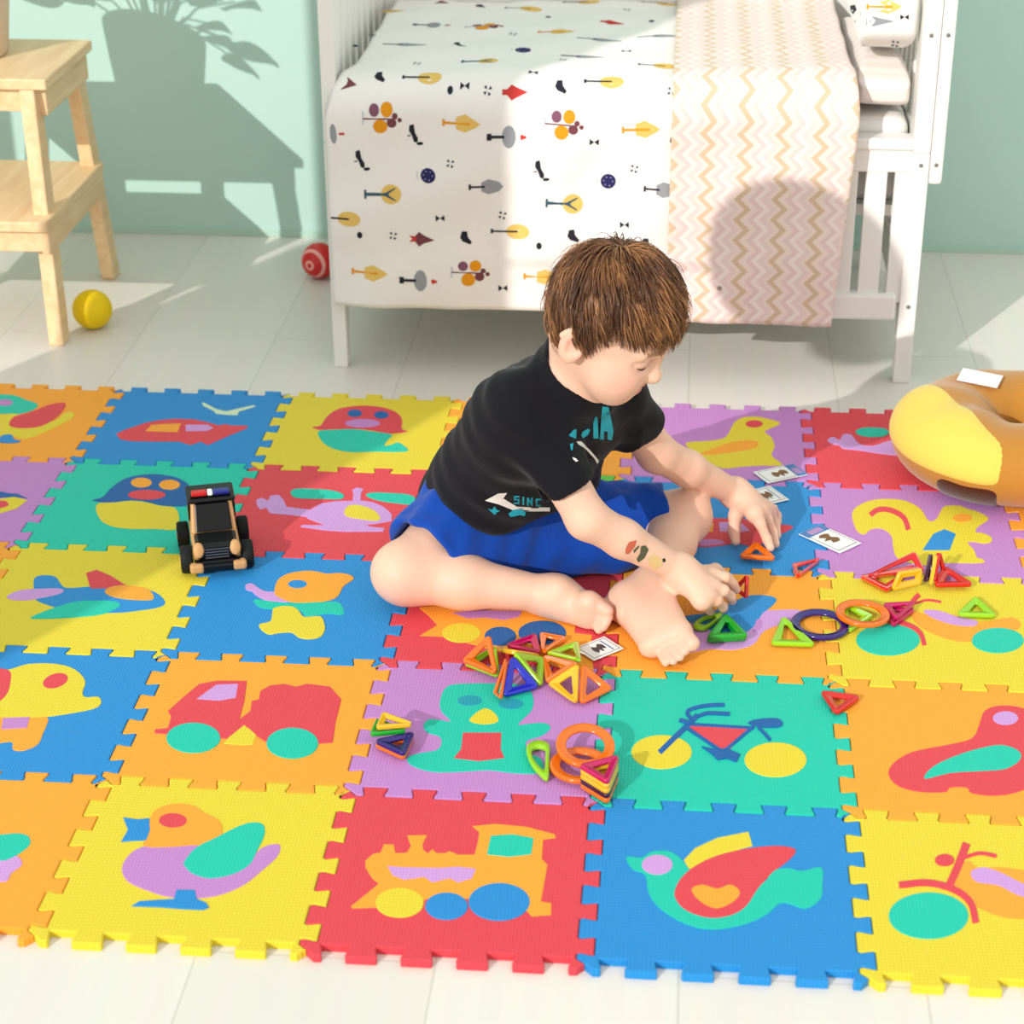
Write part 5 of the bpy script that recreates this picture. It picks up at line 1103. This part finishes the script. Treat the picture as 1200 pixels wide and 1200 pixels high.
def march(color, pts, z, label, th=.0064):
    q = smooth_closed(np.array([at(x, y, z=z)[:2] for x, y in pts]), 5)
    if poly_area(q) < 0: q = q[::-1]
    c = q.mean(0); q = q - c; band = math.sqrt(abs(poly_area(q))) * .2; h = th / 2
    def loop(d, z_): return [(x, y, z_) for x, y in q * (1 - d / math.sqrt(abs(poly_area(q))) * 1.9)]
    mb = MB(); ring_rows(mb, [loop(0, -h * .5), loop(0, h * .5), loop(.001, h), loop(band, h), loop(band * 1.1, h * .4), loop(band * 1.1, -h * .4), loop(band, -h), loop(.001, -h)])
    return finish(mb, 'magnetic_arch', plastic(color), np.array((c[0], c[1], z)), np.array((1., 0, 0)), np.array((0, 1., 0)), np.array((0, 0, 1.)), label)
def mp(color, pts, label, name='magnetic_triangle', **k): return mag(name, color, [W(x, y, z) for x, y, z in pts], label, **k)
G0 = MAT_Z + .0056
# centre cluster of little pyramids
mp('lime', [(543, 778, G0), (586, 794, G0), (582, 757, G0)], 'lime triangle lying under the leftmost orange triangle of the centre pile')
mp('orange', [(541, 775, G0 + .008), (584, 792, G0 + .010), (575, 743, .042)], 'leftmost tilted orange triangle of the centre pile')
mp('blue', [(588, 818, G0), (633, 806, G0), (599, 766, .048)], 'blue leaning triangle in the centre pile')
mp('orange', [(579, 813, G0), (587, 820, G0 + .002), (596, 765, .050)], 'orange triangle edge-on at the left of the blue triangle')
mp('lime', [(635, 806, G0), (637, 771, G0), (601, 765, .048)], 'lime leaning triangle right behind the blue triangle')
mp('yellow', [(583, 761, .014), (634, 769, .014), (601, 764, .050)], 'yellow triangle wedged behind the blue triangle')
mp('magenta', [(591, 757, G0), (634, 767, G0 + .006), (629, 743, G0)], 'magenta triangle lying at the back of the centre pile')
mp('orange', [(632, 742, G0), (635, 766, G0 + .006), (665, 748, G0)], 'orange triangle lying flat behind the lime one at the back of the centre pile')
mp('orange', [(636, 768, G0), (640, 801, G0), (679, 777, .040)], 'orange triangle leaning on the pale yellow triangle')
mp('lime', [(640, 766, G0), (679, 752, G0), (681, 775, .040)], 'lime triangle beside the picture card in the centre pile')
mp('yellow', [(641, 802, G0), (677, 827, G0), (679, 777, .041)], 'pale yellow leaning triangle at the front of the centre pile')
mp('orange', [(679, 827, G0), (719, 808, G0), (681, 777, .041)], 'rightmost orange leaning triangle of the centre pile')
# stack on the frog tile, left
mp('orange', [(436, 873, G0), (474, 890, G0), (487, 862, G0)], 'orange triangle at the bottom of the stack on the left of the frog tile')
mp('purple', [(437, 869, G0 + .0068), (474, 886, G0 + .0068), (487, 858, G0 + .0068)], 'dark blue triangle above the bottom one in the stack left of the frog')
mp('green', [(433, 862, G0 + .0136), (481, 857, G0 + .0136), (441, 843, G0 + .0136)], 'green triangle under the top one in the stack left of the frog')
mp('yellow', [(440, 854, G0 + .0204), (488, 850, G0 + .0204), (448, 835, G0 + .0204)], 'amber triangle on top of the stack left of the frog')
# stack and rings right of the frog
def stk(k, colr, label, dx=0): z = G0 + .0066 * k; y0 = 27 - 6.1 * k * .92; mp(colr, [(677 + dx, 893 + y0, z), (727 + dx, 881 + y0, z), (713 + dx, 915 + y0, z)], label)
stk(0, 'orange', 'orange triangle at the bottom of the stack beside the orange rings')
stk(1, 'dark', 'dark purple triangle second from the bottom in the stack beside the orange rings')
stk(2, 'yellow', 'lower yellow triangle in the stack beside the orange rings')
stk(3, 'yellow', 'upper yellow triangle in the stack beside the orange rings')
stk(4, 'magenta', 'magenta triangle on top of the stack beside the orange rings')
rc = W(680, 897, G0 + .003); mring('orange', rc, .0375, 'orange ring lying flat in front of the leaning ring')
rc2 = W(686, 874, .030); mring('orange', rc2, .0365, 'orange ring leaning behind the stack topped with magenta', (.05, -.25, 1))
march('lime', [(643, 873), (644, 890), (642, 914), (630, 906), (620, 892), (617, 876), (628, 869)], G0, 'lime half-moon shape left of the flat orange ring')
# right of the boy
mp('green', [(826, 752, G0), (849, 722, G0), (877, 749, G0)], 'dark green triangle at the bottom by the toes')
mp('green', [(828, 748, G0 + .0075), (850, 719, G0 + .0075), (878, 746, G0 + .0075)], 'green triangle on top by the toes')
march('lime', [(812, 734), (822, 725), (838, 720), (847, 720), (838, 730), (824, 738)], G0, 'olive teardrop shape between the toes and the green triangles')
mp('lime', [(903, 755, G0), (957, 757, G0), (917, 722, G0)], 'lime triangle left of the purple ring')
mring('purple', W(961, 732, G0), .0405, 'dark purple ring between the lime triangle and the orange ring')
mp('lime', [(986, 706, G0), (1024, 722, G0), (992, 742, G0)], 'lime triangle under the orange ring on the scooter tile')
mring('orange', W(1011, 719, G0 + .0075), .0375, 'orange ring lying over a lime triangle on the scooter tile', (.03, .02, 1))
mp('magenta', [(1036, 712, G0), (1074, 714, G0), (1046, 735, G0)], 'lower magenta triangle right of the orange ring')
mp('magenta', [(1034, 708, G0 + .0068), (1075, 706, G0 + .0068), (1050, 727, G0 + .0068)], 'upper magenta triangle right of the orange ring')
mp('lime', [(1120, 721, G0), (1169, 723, G0), (1143, 699, G0)], 'lime triangle lying alone on the right of the scooter tile')
mp('red', [(960, 810, G0), (1010, 817, G0), (980, 838, G0)], 'red triangle lying alone between the bicycle and seal tiles')
mp('red', [(928, 662, G0), (964, 655, G0), (934, 677, G0)], 'small red triangle near the single picture card')
mp('orange', [(865, 653, G0 + .004), (911, 656, G0 + .004), (886, 635, G0 + .004)], "orange triangle under the boy's left hand")
mp('red', [(859, 690, .030), (877, 672, .056), (876, 703, .026)], "red triangle held in the boy's right hand", band=.009)
# little red and yellow house
mp('red', [(1006, 676, G0), (1076, 663, G0), (1040, 693, G0)], 'red triangle lying flat under the yellow square')
mp('red', [(1010, 678, G0), (1084, 670, G0), (1072, 646, .034)], 'large red triangle leaning behind the yellow square')
mp('yellow', [(1046, 694, G0), (1081, 686, G0), (1083, 667, .040), (1046, 666, .040)], 'amber square leaning at the front of the red triangles', 'magnetic_square')
mp('dark', [(1083, 683, G0), (1089, 679, G0), (1092, 641, .056)], 'dark triangle standing edge-on beside the red ones')
mp('yellow', [(1090, 686, G0), (1096, 681, G0), (1098, 643, .056)], 'cream triangle standing edge-on behind the red lying triangle')
mp('red', [(1093, 684, G0), (1108, 671, G0), (1100, 644, .056)], 'red triangle standing upright at the right of the dark edge')
mp('red', [(1094, 687, G0 + .003), (1142, 686, G0 + .003), (1107, 664, G0 + .003)], 'red triangle lying flat at the right end of the red shapes')

# ------------------------------------------------------------------ picture cards
M_card = mat('card_white', (236, 238, 236), .35, .5); M_ck = mat('card_line', (54, 56, 66), .4, .5); M_cbl = mat('card_blue', (60, 120, 180), .4, .5); M_cbr = mat('card_brown', (120, 84, 50), .4, .5); M_clil = mat('card_lilac', (176, 140, 190), .4, .5)
def card(corners, z, label, band_side=None, pic=M_cbr):
    P = np.array([at(x, y, z=z) for x, y in corners]); c = P.mean(0); ex = unit((P[1] - P[0]) + (P[2] - P[3])); ey = np.cross((0, 0, 1), ex)
    w_ = (np.linalg.norm(P[1] - P[0]) + np.linalg.norm(P[2] - P[3])) / 4; h_ = (np.linalg.norm(P[3] - P[0]) + np.linalg.norm(P[2] - P[1])) / 4
    mb = MB(); mb.use(M_card); t = .0006
    mb.box((-w_, -h_, -t), (w_, h_, t), .0004)
    R_ = lambda x0, x1, y0, y1, m, z_=t + .00015: (mb.use(m), mb.add([(x0, y0, z_), (x1, y0, z_), (x1, y1, z_), (x0, y1, z_)], [(0, 1, 2, 3)]))
    f = .86
    for a, b_ in (((-w_ * f, w_ * f), (h_ * .84, h_ * .80)), ((-w_ * f, w_ * f), (-h_ * .80, -h_ * .84))): R_(a[0], a[1], min(b_), max(b_), M_ck)
    R_(-w_ * f, -w_ * (f - .03), -h_ * .84, h_ * .84, M_ck); R_(w_ * (f - .03), w_ * f, -h_ * .84, h_ * .84, M_ck)
    if band_side == 'left': R_(-w_ * .98, -w_ * .52, -h_ * .96, h_ * .96, M_cbl, t + .0002); R_(-w_ * .9, -w_ * .6, -h_ * .5, h_ * .6, M_clil, t + .0003)
    if band_side == 'right': R_(w_ * .52, w_ * .98, -h_ * .96, h_ * .96, M_cbl, t + .0002); R_(w_ * .6, w_ * .9, -h_ * .6, h_ * .3, M_clil, t + .0003)
    if band_side == 'none': R_(w_ * .48, w_ * .56, -h_ * .7, h_ * .7, M_cbl, t + .0002)
    o_ = smooth_closed(np.array([(-.30, -.05), (-.22, .20), (-.05, .10), (.10, .25), (.26, .12), (.22, -.15), (.10, -.05), (.02, -.28), (-.08, -.08), (-.2, -.25)]) * (w_ * 1.35, h_ * 1.9), 3); mb.use(pic); mb.add([(x, y, t + .0003) for x, y in o_] + [(0, 0, t + .0003)], [(i, (i + 1) % len(o_), len(o_)) for i in range(len(o_))])
    o = mb.build('picture_card'); o.location = c; o.rotation_euler = (0, 0, math.atan2(ex[1], ex[0])); tag(o, label, 'card', 'picture cards on the mat'); return o
CZ = MAT_Z + .0022
card([(901, 567), (946, 556), (930, 544), (881, 553)], CZ, 'white picture card with a blue end, farthest back behind the left hand', 'right')
card([(899, 592), (921, 586), (906, 569), (872, 576)], CZ, "white picture card showing beside the boy's left hand", 'none')
card([(936, 626), (985, 649), (1009, 636), (961, 615)], CZ, 'white picture card with a blue and lilac end on the purple tile', 'left')
card([(686, 776), (732, 760), (707, 746), (683, 758)], CZ + .002, 'white picture card between the centre pile and the bare foot', 'none', M_ck)
